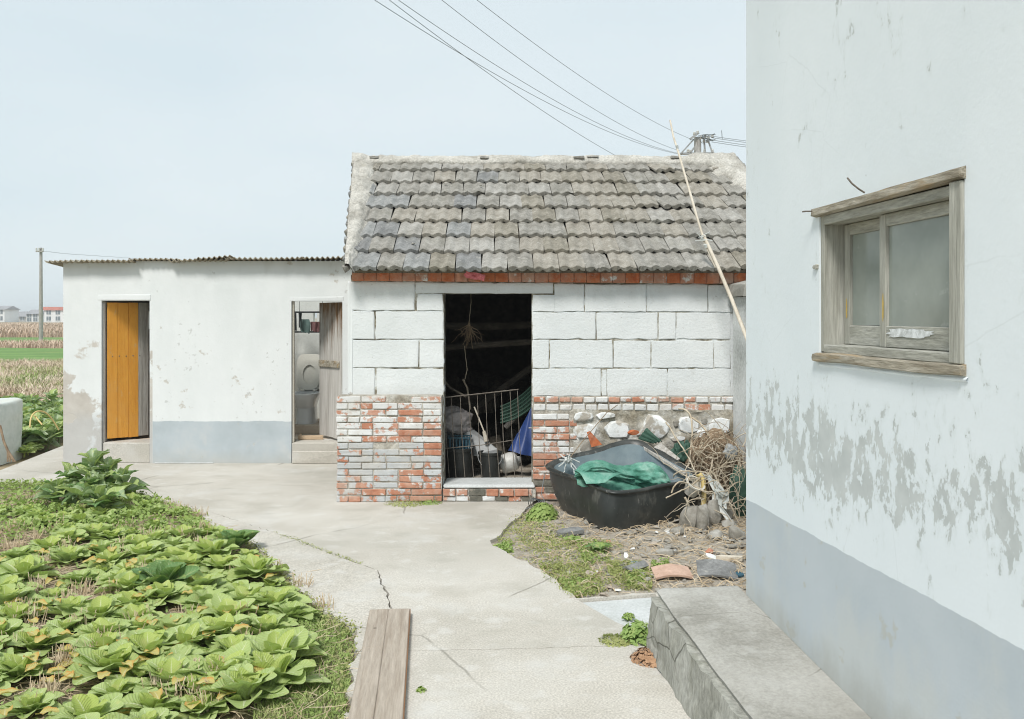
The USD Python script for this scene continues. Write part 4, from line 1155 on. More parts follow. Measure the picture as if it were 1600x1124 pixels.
def upright(hx, hz, th, y, inner=None, e=2.8):
    """A lid standing upright, leaning back a little; with an opening if inner is given."""
    n = 40
    a = np.arange(n) * 2 * np.pi / n
    k = (np.abs(np.cos(a)) ** e + np.abs(np.sin(a)) ** e) ** (-1 / e)
    P = Polygon(np.stack([hx * k * np.cos(a), hz + hz * k * np.sin(a)], 1))
    if inner: P = P.difference(Polygon(np.stack([inner[0] * np.cos(a), inner[2] + inner[1] * np.sin(a)], 1)))
    v, f = wall_xz(P, y, y + th)
    v = rot(v, -.16)
    return v, f
v, f = upright(.183, .245, .018, 0, e=4.5); mesh(toi, 'lid', (v + o + [0, .18, .425], f), M['cream_plastic'])
v, f = upright(.150, .205, .018, 0, (.088, .125, .215), 2.6); mesh(toi, 'seat', (v + o + [0, .155, .427], f), M['cream_plastic'])
for sx_ in (-1, 1): mesh(toi, 'hinge', (cbox(sx_ * .085 - .028, sx_ * .085 + .028,   .15, .2, .412, .437, .005)[0] + o, cbox(0, 1, 0, 1, 0, 1)[1]), M['cream_plastic'])

rail = thing('hanging_rail', 'dark two-bar rail across the back wall above the toilet', 'rail')
for z in (1.56, 1.845): mesh(rail, 'bar', tube([at(440, 495, 12.86)[:2].tolist() + [z], [-2.35, 12.86, z]], .012, 8), M['cloth_dark'])
for x in (-3.05, -2.72): mesh(rail, 'cord', tube([[x, 12.86, z] for z in (1.845, 2.1, 2.378)], .004, 5), M['cloth_dark'])
def hanging(px0, px1, py0, py1, y, seed, bulge=.03, taper=0.0):
    a, b = at(px0, py0, y), at(px1, py1, y)
    def fn(u, v):
        w = 1 - taper * (2 * v - 1) ** 2 * .5
        x = (a[0] + b[0]) / 2 + (b[0] - a[0]) * (u - .5) * w
        n = meshkit.noise(np.stack([u * 4, v * 2, 0 * u + seed], -1), seed) - .5
        return x, y + bulge * np.sin(u * 9 + seed) * (.3 + v) + .04 * n, a[2] + (b[2] - a[2]) * v + .03 * n * v
    return shell(fn, 18, 12, .004)
for (nm, lb, ct, px0, px1, py0, py1, mt) in [('hanging_cloth', 'dark cloth hanging at the left end of the toilet rail', 'cloth', 457, 463, 489, 517, 'cloth_dark'), ('hanging_cloth', 'narrow dark cloth hanging second from the left on the toilet rail', 'cloth', 467, 472, 489, 512, 'cloth_dark'),
                                             ('hanging_bag', 'grey-green bag hanging from the rail above the toilet', 'bag', 469, 485, 499, 521, 'cloth_green'), ('hanging_cloth', 'dusky red cloth hanging beside the small vent above the toilet', 'cloth', 485, 500, 503, 518, 'cloth_red')]:
    single(nm, lb, ct, hanging(px0, px1, py0, py1, 12.80, px0, .02, .5 if ct == 'bag' else 0), M[mt], smooth=50)
mesh(tb, 'plinth', cbox(-3.55, -1.98, 11.70, 12.5, .247, .361, .008, .004, RO), M['tan_plinth'])
ob = thing('wood_offcut', 'broken brown wooden box end lying in the right doorway', 'wood scrap')
for (x0, x1, y0, y1, z0, z1, rz_) in [(-.15, .15, -.02, .02, .0, .055, .12), (-.15, -.12, -.02, .12, .0, .06, .1), (-.12, .13, .05, .075, .0, .035, .18)]:
    v, f = cbox(x0, x1, y0, y1, z0, z1, .005, .006, RO)
    mesh(ob, 'piece', (rot(v, 0, 0, rz_) + [-2.50, TY + .25, .252], f), M['cardboard'])

# ------------------------------------------------------------------ inside the shed
gate = thing('wire_gate', 'thin welded steel rod gate standing across the lower half of the shed doorway', 'gate')
GY = 8.985
tops = [694.5, 705, 719, 732.6, 745.6, 758.6, 772.8, 783.4, 797, 808.5]
def top_y(px): return 621 - (px - 694) * 12 / 114
for px in tops:
    mesh(gate, 'rod', tube([at(px, top_y(px), GY), at(px + 3.2, 690, GY + .01 * math.sin(px)), at(px + 8, 753.5, GY)], .0042, 6), M['rust_metal'])
mesh(gate, 'rail', tube([at(693, 621.4, GY - .008), at(750, 615.5, GY - .008), at(810, 608.7, GY - .008)], .006, 6), M['rust_metal'])
mesh(gate, 'rail', tube([at(693, 701, GY - .009), at(750, 696, GY - .009), at(802, 688, GY - .009)], .0045, 6), M['rust_metal'])
mesh(gate, 'rail', tube([at(697, 750, GY - .009), at(818, 751.5, GY - .009)], .0045, 6), M['rust_metal'])
mesh(gate, 'latch', tube([at(826, 669, 8.9), at(838, 669, 8.9)], .008, 6), M['zinc'])

def bucket(name, label, px, Y, r, h, mat, handle=None, lean=0):
    t = thing(name, label, 'bucket')
    c = np.array([(px - 800) / FPX * Y, Y, .122])
    v, f = lathe([(0, 0), (r * .8, 0), (r * .82, .01), (r * .97, h * .9), (r * 1.05, h * .91), (r * 1.05, h), (r * .97, h), (r * .79, .02), (0, .015)], 24)
    mesh(t, 'body', (v + c, f), mat, smooth=40)
    for k in (.35, .62):
        v, f = lathe([(r * (.8 + .17 * k), h * k), (r * (.82 + .18 * k), h * k + .008), (r * (.8 + .17 * k) + .001, h * k + .018)], 24)
        mesh(t, 'hoop', (v + c, f), mat)
    if handle:
        a = np.linspace(0, np.pi, 14)
        mesh(t, 'handle', tube(np.stack([c[0] + r * 1.06 * np.cos(a), c[1] - r * .5 * np.sin(a) - .02, c[2] + h * .9 - r * 1.1 * np.sin(a)], 1), .004, 6), M[handle])
bucket('bucket', 'larger black bucket at the left behind the wire gate', 717, 9.27, .165, .31, M['black_bucket'])
bucket('bucket', 'smaller black bucket with wire handle behind the middle of the wire gate', 766, 9.22, .120, .27, M['black_bucket'], 'zinc')
v, f = lathe([(0, 0), (.09, 0), (.10, .02), (.105, .12), (.085, .17), (.04, .19), (.03, .215), (0, .215)], 22)
single('container', 'whitish round plastic container lying beside the buckets in the shed', 'container', (rot(v, .3, 1.25, .3) + at(783, 727, 9.4), f), M['white_plastic'], smooth=40)
def blob(c, size, seed, amp=.25, n=3):
    s = trimesh.creation.icosphere(subdivisions=n)
    v = np.array(s.vertices)
    k = 1 + amp * 2 * (meshkit.fbm(v * 2.2 + seed, 4, seed) - .5)
    return v * k[:, None] * np.array(size) / 2 + np.array(c), np.array(s.faces)
single('sack', 'pale crumpled sack lying on the heap behind the left end of the gate', 'sack', blob(at(706, 660, 9.5), (.40, .30, .32), 5, .35, 4), M['sack'], smooth=True)
single('sack', 'dark sack slumped in front of the pale one behind the gate', 'sack', blob(at(700, 690, 9.42), (.26, .22, .22), 8, .3, 4), M['cloth_dark'], smooth=True)
cr = thing('crate', 'small dark teal plastic basket standing on the left bucket', 'basket')
c = at(718, 693, 9.27)
for k in range(7):
    x = c[0] - .1 + k * .033
    mesh(cr, 'slat', pbox(x, x + .016, c[1] - .09, c[1] - .084, c[2] - .075, c[2] + .06), M['teal_plastic'])
    mesh(cr, 'slat', pbox(x, x + .016, c[1] + .084, c[1] + .09, c[2] - .075, c[2] + .06), M['teal_plastic'])
for z in (-.09, .061): mesh(cr, 'rim', B().add(*pbox(c[0] - .115, c[0] + .125, c[1] - .1, c[1] - .08, c[2] + z, c[2] + z + .014)).add(*pbox(c[0] - .115, c[0] + .125, c[1] + .08, c[1] + .1, c[2] + z, c[2] + z + .014)).add(*pbox(c[0] - .115, c[0] - .1, c[1] - .0799, c[1] + .0799, c[2] + z, c[2] + z + .014)).add(*pbox(c[0] + .11, c[0] + .125, c[1] - .0799, c[1] + .0799, c[2] + z, c[2] + z + .014)), M['teal_plastic'])
mesh(cr, 'base', pbox(c[0] - .11, c[0] + .12, c[1] - .083, c[1] + .083, c[2] - .089, c[2] - .083), M['teal_plastic'])
P = np.array([at(722, 668, 9.5), at(741, 672, 9.5), at(777, 702, 9.3), at(776, 716, 9.3), at(735, 712, 9.3)])
single('metal_sheet', 'grey wedge-shaped sheet leaning over the buckets in the shed', 'sheet', hull(np.vstack([P, P + [0, .012, 0]])), M['zinc'])
def blue_sheet():
    a, b, c_, d = at(795, 704, 9.15), at(838, 716, 9.15), at(812, 672, 9.3), at(842, 614, 9.3)
    def fn(u, v):
        p = (a[:, None, None] * (1 - u) * (1 - v) + b[:, None, None] * u * (1 - v) + c_[:, None, None] * (1 - u) * v + d[:, None, None] * u * v)
        n = meshkit.noise(np.stack([u * 5, v * 2, 0 * u], -1), 3) - .5
        return p[0], p[1] + .02 * np.sin(u * 10) + .03 * n, p[2]
    return shell(fn, 16, 12, .012)
single('blue_sheet', 'blue plastic sheet leaning against the right jamb inside the doorway', 'plastic sheet', blue_sheet(), M['blue_plastic'], smooth=40)
single('broom', 'thin stick with a frayed end standing in the shed heap', 'stick', B().add(*tube([at(741, 636, 9.35), at(757, 676, 9.32)], .008, 6)).add(*tube([at(756, 674, 9.32), at(760, 690, 9.31)], [.018, .026], 7)), M['bamboo'])
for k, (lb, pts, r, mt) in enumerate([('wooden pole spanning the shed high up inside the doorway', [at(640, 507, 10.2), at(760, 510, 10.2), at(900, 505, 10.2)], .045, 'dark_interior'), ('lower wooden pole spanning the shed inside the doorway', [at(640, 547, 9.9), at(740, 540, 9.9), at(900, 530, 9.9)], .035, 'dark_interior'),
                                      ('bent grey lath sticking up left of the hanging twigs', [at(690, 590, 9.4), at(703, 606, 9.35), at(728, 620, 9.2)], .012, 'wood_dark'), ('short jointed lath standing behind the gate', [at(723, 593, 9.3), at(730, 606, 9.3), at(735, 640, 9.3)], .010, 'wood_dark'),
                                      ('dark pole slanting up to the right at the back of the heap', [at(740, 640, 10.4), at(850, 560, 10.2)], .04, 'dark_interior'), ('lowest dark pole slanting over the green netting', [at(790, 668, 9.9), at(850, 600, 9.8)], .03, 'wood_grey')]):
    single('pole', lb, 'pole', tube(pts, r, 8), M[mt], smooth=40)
def net_strip():
    b = B()
    for k in range(6):
        p0, p1 = at(782, 636 + k * 5, 9.6), at(845, 588 + k * 7, 9.55)
        pts = [p0 * (1 - t) + p1 * t + [0, 0, -.05 * math.sin(math.pi * t)] for t in np.linspace(0, 1, 10)]
        b.add(*tube(pts, .011, 5))
    for t in np.linspace(.03, .97, 26):
        q = [at(782, 636 + k * 5, 9.6) * (1 - t) + at(845, 588 + k * 7, 9.55) * t + [0, 0, -.05 * math.sin(math.pi * t)] for k in range(6)]
        b.add(*tube(q, .006, 4))
    return b
single('plastic_netting', 'dark green plastic netting draped at the right of the shed heap', 'netting', net_strip(), M['green_mesh'])
heap = B()
for k in range(60):
    c = [RO.uniform(-1.2, 1.6), RO.uniform(9.9, 12.4), 0]
    c[2] = .12 + RO.uniform(0, 1) * .75 * np.clip((c[1] - 9.4) / 1.5, .2, 1)
    v, f = cbox(-RO.uniform(.05, .4), RO.uniform(.05, .4), -.12, .12, -RO.uniform(.02, .15), RO.uniform(.02, .15), .01, .02, RO)
    heap.add(rot(v, RO.normal(0, .3), RO.normal(0, .35), RO.uniform(0, 3)) + c, f)
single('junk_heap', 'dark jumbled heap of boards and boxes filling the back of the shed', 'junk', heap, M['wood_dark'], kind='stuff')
def twig_bunch(c, h, n, seed, spread=.1, mat='vine'):
    r = np.random.default_rng(seed); b = B()
    for k in range(n):
        a = r.uniform(0, 2 * np.pi); L = h * r.uniform(.4, 1)
        pts = [np.array(c)]
        d = np.array([math.cos(a) * spread * 2.5, math.sin(a) * spread * 2.5, -1])
        for s in range(6):
            pts.append(pts[-1] + d / np.linalg.norm(d) * L / 6)
            d = d + r.normal(0, .35, 3) + [0, 0, -.1]
        b.add(*tube(pts, np.linspace(.005, .002, len(pts)), 4))
    return b
tw = thing('hanging_twigs', 'dried twig bunch hanging on a string inside the shed doorway', 'dried plant')
cc = at(733, 503, 9.3)
mesh(tw, 'twigs', twig_bunch(cc, .32, 30, 6, .12), M['vine_dark'])
mesh(tw, 'string', tube([cc + [0, 0, .0], cc + [.02, 0, .2], cc + [0, .3, .75]], .003, 4), M['vine'])
mesh(tw, 'string', tube([cc + [-.05, 0, -.25], cc + [-.02, .0, -.5], cc + [-.05, .02, -.62]], .003, 4), M['vine'])

# ------------------------------------------------------------------ the big black tub against the rubble wall
tub = thing('plastic_tub', 'large square black plastic tub leaning tilted against the rubble wall', 'tub')
RIM = np.array([[.265, 8.24, .425], [1.19, 8.54, .635], [1.73, 7.95, .36], [.83, 7.30, .345]])      # left, back, right, front corners
BOT = np.array([[.42, 8.20, -.01], [1.20, 8.48, .15], [1.66, 7.90, -.01], [.79, 7.29, -.03]])
def tub_ring(Q, k, n=96, wob=0.0, e=9, lift=0.0, seed=0):
    a = np.arange(n) * 2 * np.pi / n + np.pi / 4 * 0
    kk = (np.abs(np.cos(a)) ** e + np.abs(np.sin(a)) ** e) ** (-1 / e)
    u, w = np.clip(kk * np.cos(a) * k, -2, 2), np.clip(kk * np.sin(a) * k, -2, 2)
    s, t = (u + 1) / 2, (w + 1) / 2
    P = ((1 - s) * (1 - t))[:, None] * Q[0] + (s * (1 - t))[:, None] * Q[1] + (s * t)[:, None] * Q[2] + ((1 - s) * t)[:, None] * Q[3]
    no = meshkit.fbm(np.stack([np.cos(a) * 2.2, np.sin(a) * 2.2, 0 * a + seed], -1), 3, 40 + seed) - .5
    P = P + np.array([0, 0, 1.]) * (lift + wob * no[:, None])
    ctr = Q.mean(0)
    out = P - ctr; out[:, 2] = 0; out /= np.linalg.norm(out, axis=1, keepdims=True)
    return P + out * (wob * .8 * no[:, None])
def lerpQ(t): return BOT * (1 - t) + RIM * t
outer = [tub_ring(lerpQ(0), .94, lift=.0), tub_ring(lerpQ(.03), .985, wob=.01), tub_ring(lerpQ(.15), 1.0, wob=.03, seed=1), tub_ring(lerpQ(.4), 1.025, wob=.035, seed=1), tub_ring(lerpQ(.7), 1.02, wob=.03, seed=2), tub_ring(lerpQ(.9), 1.0, wob=.036, seed=3),
         tub_ring(lerpQ(.935), 1.005, wob=.036, seed=3), tub_ring(lerpQ(.945), 1.03, wob=.036, seed=3), tub_ring(lerpQ(.985), 1.035, wob=.036, seed=3), tub_ring(lerpQ(1.0), 1.01, wob=.036, seed=3), tub_ring(lerpQ(1.0), .985, wob=.036, seed=3, lift=.004), tub_ring(lerpQ(1.0), .945, wob=.036, seed=3, lift=-.006), tub_ring(lerpQ(.95), .925, wob=.036, seed=3)]
v, f = loft(outer, True, False)
mesh(tub, 'shell', (v, f), M['black_plastic'], smooth=True)
inner = [outer[-1] + [0, 0, .0005], tub_ring(lerpQ(.7), .925, wob=.03, seed=2), tub_ring(lerpQ(.4), .92, wob=.03, seed=1), tub_ring(lerpQ(.15), .92), tub_ring(lerpQ(.07), .86), tub_ring(lerpQ(.06), .4)]
v, f = loft(inner, False, True)
mesh(tub, 'inside', (v, f), M['tub_inside'], smooth=True)
def net_bundle():
    """Crumpled netting: a wrinkled cushion that droops over the rim at its left end."""
    line = np.array([at(898, 742, 7.62), at(915, 733, 7.66), at(940, 730, 7.74), at(965, 739, 7.80), at(990, 743, 7.88), at(1015, 744, 7.93), at(1036, 750, 7.94), at(1046, 760, 7.92)])
    rad = np.array([.02, .045, .055, .06, .085, .115, .105, .035])
    n, m = 90, 60
    from scipy.interpolate import interp1d
    tt = np.linspace(0, 1, len(line))
    ln = interp1d(tt, line, axis=0, kind='quadratic'); rd = interp1d(tt, rad, kind='quadratic')
    def fn(u, v):
        a = v * 2 * np.pi
        c = ln(u); r = np.maximum(rd(u), .008)
        q = np.stack([u * 7, np.cos(a) * 1.6, np.sin(a) * 1.6], -1)
        fold = np.abs(meshkit.fbm(q * np.array([1.1, 1.6, 1.6]), 4, 71) - .5) * 2
        fold2 = meshkit.fbm(q * 2.5, 3, 77) - .5
        k = r * (1.25 - .75 * fold + .35 * fold2)
        return c[..., 0] + .15 * k * np.cos(a * 2), c[..., 1] + 1.5 * k * np.cos(a), c[..., 2] + .9 * k * np.sin(a)
    return grid(fn, n, m)[:2]
gn_ = thing('green_netting', 'bundle of crumpled bright green netting lying in the black tub', 'netting')
mesh(gn_, 'bundle', net_bundle(), M['net'], smooth=True)
def net_flap():
    a, b, c_, d = at(896, 736, 7.62), at(972, 741, 7.62), at(916, 757, 7.45), at(946, 755, 7.45)
    def fn(u, v):
        p = a[:, None, None] * (1 - u) * (1 - v) + b[:, None, None] * u * (1 - v) + c_[:, None, None] * (1 - u) * v + d[:, None, None] * u * v
        n = meshkit.noise(np.stack([u * 6, v * 2, 0 * u], -1), 9) - .5
        return p[0], p[1] + .02 * n + .03 * np.sin(np.pi * np.clip(v * 1.5, 0, 1)) * -0.3, p[2] + .035 * np.sin(np.pi * v) * (1 - .5 * u)
    return shell(fn, 24, 12, .004)
mesh(gn_, 'loose_end', net_flap(), M['net'], smooth=True)
def net_back():
    def fn(u, v):
        c = at(900, 738, 7.66) * (1 - u)[..., None] + at(1040, 752, 7.92) * u[..., None]
        n = meshkit.fbm(np.stack([u * 8, v * 4, 0 * u], -1), 4, 90) - .5
        return c[..., 0] + .03 * n, c[..., 1] + (v - .35) * .26, c[..., 2] - .055 + .05 * np.sin(np.pi * v) + .07 * n - .05 * (2 * v - 1) ** 2
    return shell(fn, 40, 18, .006)
mesh(gn_, 'spread_sheet', net_back(), M['net'], smooth=True)
kn = thing('rope_knot', 'pale frayed cloth strips knotted round the left corner of the tub', 'rope')
cK = at(888, 719, 8.16)
mesh(kn, 'knot', blob(cK, (.07, .06, .06), 3, .4), M['paper_film'], smooth=True)
for k in range(9):
    a = RO.uniform(0, 6.28)
    pts = [cK]
    dd = np.array([math.cos(a), RO.normal(0, .4), math.sin(a)])
    for s in range(5): pts.append(pts[-1] + dd * .022 + RO.normal(0, .008, 3) + [0, 0, -.003 * s])
    mesh(kn, 'strip', tube(pts, .006, 5), M['paper_film'])
mesh(kn, 'wire', tube([cK, at(910, 690, 8.45), at(948, 645, 8.6), at(965, 633, 8.63)], .004, 5), M['vine_dark'])
cb = B()
pts = []
for t in np.linspace(0, 1, 60):
    a = t * 6 * np.pi
    pts.append(at(833 + 9 * math.cos(a) + 10 * t, 790 - 8 * math.sin(a) * (1 - .3 * t), 8.3 + .05 * math.sin(2 * a)) + [0, 0, .02])
single('black_cable', 'thin black cable coiled on the ground at the left corner of the tub', 'cable', B().add(*tube([at(818, 797, 8.3), *pts, at(846, 772, 8.35), at(850, 745, 8.4)], .004, 5)), M['wire'])

# ------------------------------------------------------------------ things behind and beside the tub
single('roof_tile_shard', 'orange broken tile standing behind the left rim of the tub', 'tile shard', hull(np.vstack([[at(917, 676, 8.57), at(922, 674, 8.57), at(941, 695, 8.55), at(924, 699, 8.55)], np.array([at(917, 676, 8.57), at(922, 674, 8.57), at(941, 695, 8.55), at(924, 699, 8.55)]) + [0, .016, 0]])), M['brick_eave'])
single('broken_brick', 'broken dark brick piece lying on the back corner of the tub', 'brick', stone(at(990, 676, 8.55), (.13, .07, .06), 9), M['brick_eave'])
def ribbed():
    a, b, c_, d = at(997, 686, 8.5), at(1011, 668, 8.58), at(1021, 693, 8.5), at(1035, 690, 8.5)
    def fn(u, v):
        p = a[:, None, None] * (1 - u) * (1 - v) + b[:, None, None] * u * (1 - v) + c_[:, None, None] * (1 - u) * v + d[:, None, None] * u * v
        return p[0], p[1] - .008 * np.sin(u * 18), p[2] + .008 * np.sin(u * 18)
    return shell(fn, 24, 6, .008)
single('ribbed_sheet', 'dirty green ribbed plastic sheet on the back corner of the tub', 'sheet', ribbed(), M['green_mesh'])
single('board', 'grey wooden board propped behind the right rim of the tub', 'board', beam(at(1026, 697, 8.45), at(1056, 722, 8.2), .10, .02, (0, -1, .5)), M['wood_grey'])
single('board', 'thin grey lath lying along the right back rim of the tub', 'board', beam(at(998, 694, 8.5), at(1070, 742, 8.02), .035, .03), M['wood_grey'])
single('pipe', 'bent ochre hose standing on end at the right corner of the tub', 'hose', tube([at(1090, 745, 7.85), at(1095, 742, 7.8), at(1099, 750, 7.78), at(1100, 775, 7.76), at(1098, 810, 7.75), at(1094, 845, 7.72)], [.018, .02, .022, .022, .026, .03], 8), M['hoop'], smooth=True)
single('plastic_pot', 'pale plastic pot caught in the dry stems at the tub corner', 'pot', (rot(lathe([(0, 0), (.06, 0), (.08, .10), (.088, .105), (.088, .12), (.076, .12), (.056, .01), (0, .01)], 20)[0], .5, .4, 0) + at(1078, 770, 7.8), lathe([(0, 0), (.06, 0), (.08, .10), (.088, .105), (.088, .12), (.076, .12), (.056, .01), (0, .01)], 20)[1]), M['cream_plastic'], smooth=40)
def film():
    line = np.array([at(1104, 742, 7.7), at(1118, 757, 7.66), at(1128, 772, 7.64), at(1124, 790, 7.62)])
    def fn(u, v):
        i = u * 3; k = np.clip(i.astype(int), 0, 2); t = (i - k)[..., None]
        c = line[k] * (1 - t) + line[k + 1] * t
        n = meshkit.fbm(np.stack([u * 5, v * 4, 0 * u], -1), 4, 55) - .5
        w = .05 + .09 * u * (1.25 - u)
        return c[..., 0] + (v - .5) * w * 1.6, c[..., 1] + .12 * n, c[..., 2] + .06 * n + (v - .5) * -.05
    return shell(fn, 24, 16, .004)
single('torn_film', 'torn piece of white plastic film hanging on the dry stems', 'plastic film', film(), M['paper_film'], smooth=30)
single('grey_strip', 'long grey strip of sheeting slanting down below the white film', 'strip', shell(lambda u, v: tuple(np.moveaxis(at(1119, 790, 7.6) * (1 - u)[..., None] + at(1160, 838, 7.45) * u[..., None] + np.stack([.02 * np.sin(v * 3), 0 * u, .05 * (v - .5) + .01 * np.sin(u * 7)], -1), -1, 0)), 16, 6, .004), M['paper_film'], smooth=30)

def wander(p, d, L, n, wig, grav, r, rs):
    pts = [np.array(p, float)]; d = np.array(d, float)
    for k in range(n):
        d = d + r.normal(0, wig, 3) + [0, 0, -grav]
        d /= np.linalg.norm(d)
        pts.append(pts[-1] + d * L / n)
    return np.array(pts)
def ball_of_twigs(c, rad, n, seed):
    r = np.random.default_rng(seed); b = B()
    for k in range(n):
        q = r.normal(size=3); q /= np.linalg.norm(q)
        w = r.normal(size=3); t = np.cross(q, w); t /= np.linalg.norm(t)
        R_ = r.uniform(.45, 1.0) * (1.3 if r.random() < .15 else 1); arc = r.uniform(.6, 2.2)
        an = np.linspace(0, arc, 8)
        pts = c + (np.cos(an)[:, None] * q + np.sin(an)[:, None] * t) * np.array(rad) * R_ + r.normal(0, .012, (8, 3))
        pts[:, 2] = np.maximum(pts[:, 2], .03)
        b.add(*tube(pts, r.uniform(.0015, .004), 3, cap=False))
    return b
bc = at(1118, 722, 8.25)
nb_ = thing('twig_ball', 'big round tangle of brown twigs and net against the rubble wall', 'twigs')
mesh(nb_, 'core', blob(bc + [0, .08, -.02], (.50, .36, .56), 12, .3, 4), M['vine_dark'], smooth=True)
mesh(nb_, 'twigs', ball_of_twigs(bc, (.27, .2, .30), 420, 5), M['vine_dark'], kind='stuff')
mesh(nb_, 'net_strands', ball_of_twigs(bc, (.29, .22, .32), 70, 6), M['vine'], kind='stuff')
mesh(nb_, 'glass_bits', blob(at(1141, 706, 8.05), (.12, .08, .13), 7, .4), M['zinc'], smooth=False)
single('green_net_scrap', 'dark green net scrap bunched behind the tub beside the twig ball', 'netting', blob(at(1066, 708, 8.35), (.20, .14, .24), 21, .45, 4), M['green_mesh'], smooth=True)
single('green_net_scrap', 'blue-green net scrap low beside the corner of the white house', 'netting', blob(at(1160, 770, 7.9), (.22, .2, .42), 26, .4, 4), M['green_mesh'], smooth=True)
# dry stems and roots trailing over the tub's corner: the big ones one by one, the rest as one tangle
stem_px = [[(1060, 640, 8.55), (1080, 665, 8.4), (1075, 720, 8.2), (1068, 760, 7.9)], [(1078, 652, 8.5), (1104, 675, 8.3), (1112, 705, 8.15), (1105, 735, 8.0), (1085, 752, 7.8)], [(1098, 738, 7.8), (1085, 755, 7.72), (1062, 765, 7.6), (1040, 776, 7.5)],
           [(1050, 770, 7.6), (1075, 755, 7.7), (1105, 770, 7.68), (1118, 772, 7.65), (1112, 800, 7.6), (1098, 825, 7.6)], [(1070, 777, 7.55), (1078, 790, 7.55), (1085, 805, 7.55), (1092, 812, 7.55)], [(1110, 735, 7.8), (1130, 765, 7.7), (1148, 800, 7.6), (1164, 830, 7.55)],
           [(1120, 690, 8.2), (1145, 710, 8.1), (1158, 740, 8.0), (1150, 775, 7.9)], [(1052, 745, 7.8), (1064, 736, 7.75), (1090, 735, 7.75), (1110, 742, 7.7)], [(1098, 830, 7.55), (1075, 838, 7.5), (1050, 842, 7.45), (1020, 838, 7.42)],
           [(1040, 660, 8.5), (1062, 690, 8.3), (1085, 730, 8.0), (1094, 760, 7.8)], [(1115, 800, 7.6), (1100, 812, 7.58), (1096, 828, 7.56), (1108, 838, 7.5)]]
from scipy.interpolate import CubicSpline
for k, st in enumerate(stem_px):
    P = np.array([at(*q) for q in st]); tt = np.arange(len(P))
    cs = CubicSpline(tt, P); q = cs(np.linspace(0, len(P) - 1, 26))
    q += np.cumsum(RO.normal(0, .0025, q.shape), 0)
    single('dry_stem', ['long pale stem arching down the rubble wall to the tub', 'thick pale stem looping over the twig ball', 'pale stem lying over the front rim of the tub', 'pale root looping below the white film', 'short peeling root hanging at the tub corner', 'pale stem slanting down to the house corner',
                        'pale stem curving round the right of the twig ball', 'pale stem crossing over the tub corner', 'root lying on the ground in front of the tub corner', 'straight pale stem leaning on the wall behind the tub', 'small root curled under the tub corner'][k], 'stem',
           tube(q, np.linspace(.009, .006, len(q)) * RO.uniform(.8, 1.25), 6), M['vine'], smooth=True)
b = B()
for k in range(130):
    p = at(RO.uniform(1078, 1162), RO.uniform(690, 800), RO.uniform(7.5, 8.1))
    pts = wander(p, RO.normal(0, 1, 3) * [1, .6, 1], RO.uniform(.15, .6), 9, .3, .09, RO, 0)
    pts[:, 2] = np.maximum(pts[:, 2], deb_height(np.clip(pts[:, 0], .3, 2.8), np.clip(pts[:, 1], 5.6, 8.6)) + .004)
    b.add(*tube(pts, np.linspace(RO.uniform(.002, .006), .0015, len(pts)), 4, cap=False))
single('stem_tangle', 'tangle of thin dry stems hanging between tub and white house', 'dry stems', b, M['vine'], kind='stuff')

# stones and rubbish on the rubble ground
def on_deb(px, py):
    z = 0.02
    for _ in range(4):
        q = ground(px, py, z); z = float(deb_height(q[0], q[1]))
    return ground(px, py, z)
for k, (px, py, sx_, sy_, sz_, lb) in enumerate([(1078, 822, .20, .16, .26, 'large brown-grey stone under the tub corner'), (1098, 828, .14, .14, .30, 'upright brown-grey stone beside the hose'), (1116, 820, .15, .14, .28, 'tall rounded stone right of the hose'), (1133, 812, .16, .14, .14, 'flat grey stone on top of the stone pile by the house'),
                                                 (1138, 826, .16, .14, .10, 'middle flat stone of the pile by the house'), (1150, 842, .16, .13, .15, 'rounded grey stone at the house corner'), (1118, 843, .15, .12, .10, 'small brown stone in front of the stone pile'), (1060, 835, .12, .1, .08, 'small stone in front of the tub corner'),
                                                 (1012, 910, .06, .05, .05, 'small round grey stone at the end of the step'), (996, 916, .05, .05, .035, 'tiny pale stone near the end of the step'), (1040, 868, .16, .12, .07, 'flat pale stone lying mid way on the rubble'), (1075, 860, .13, .1, .05, 'grey flat stone right of the pale one on the rubble'), (985, 835, .12, .09, .04, 'pale flat stone in front of the tub')]):
    q = on_deb(px, py)
    single('stone', lb, 'stone', stone(q + [0, 0, sz_ * .3], (sx_, sy_, sz_), 400 + k, 40), M['stone'], smooth=30)
def slab_piece(px, py, w, d, h, rz_, seed, rx=0, ry=0):
    r = np.random.default_rng(seed)
    P = ragged(-w / 2, w / 2, -d / 2, d / 2, seed, 9, .18)
    v, f = slab(P, -h / 2, h / 2)
    return rot(v, rx, ry, rz_) + on_deb(px, py) + [0, 0, h / 2 + .012], f
def curved_tile(px, py, w, ln, rz_, rx=0, ry=0, drop=.0):
    v, f = shell(lambda u, v_: ((u - .5) * w, (v_ - .5) * ln, .03 * np.cos((u - .5) * 2.6)), 12, 6, .014)
    return rot(v, rx, ry, rz_) + on_deb(px, py) + [0, 0, .03 + drop], f
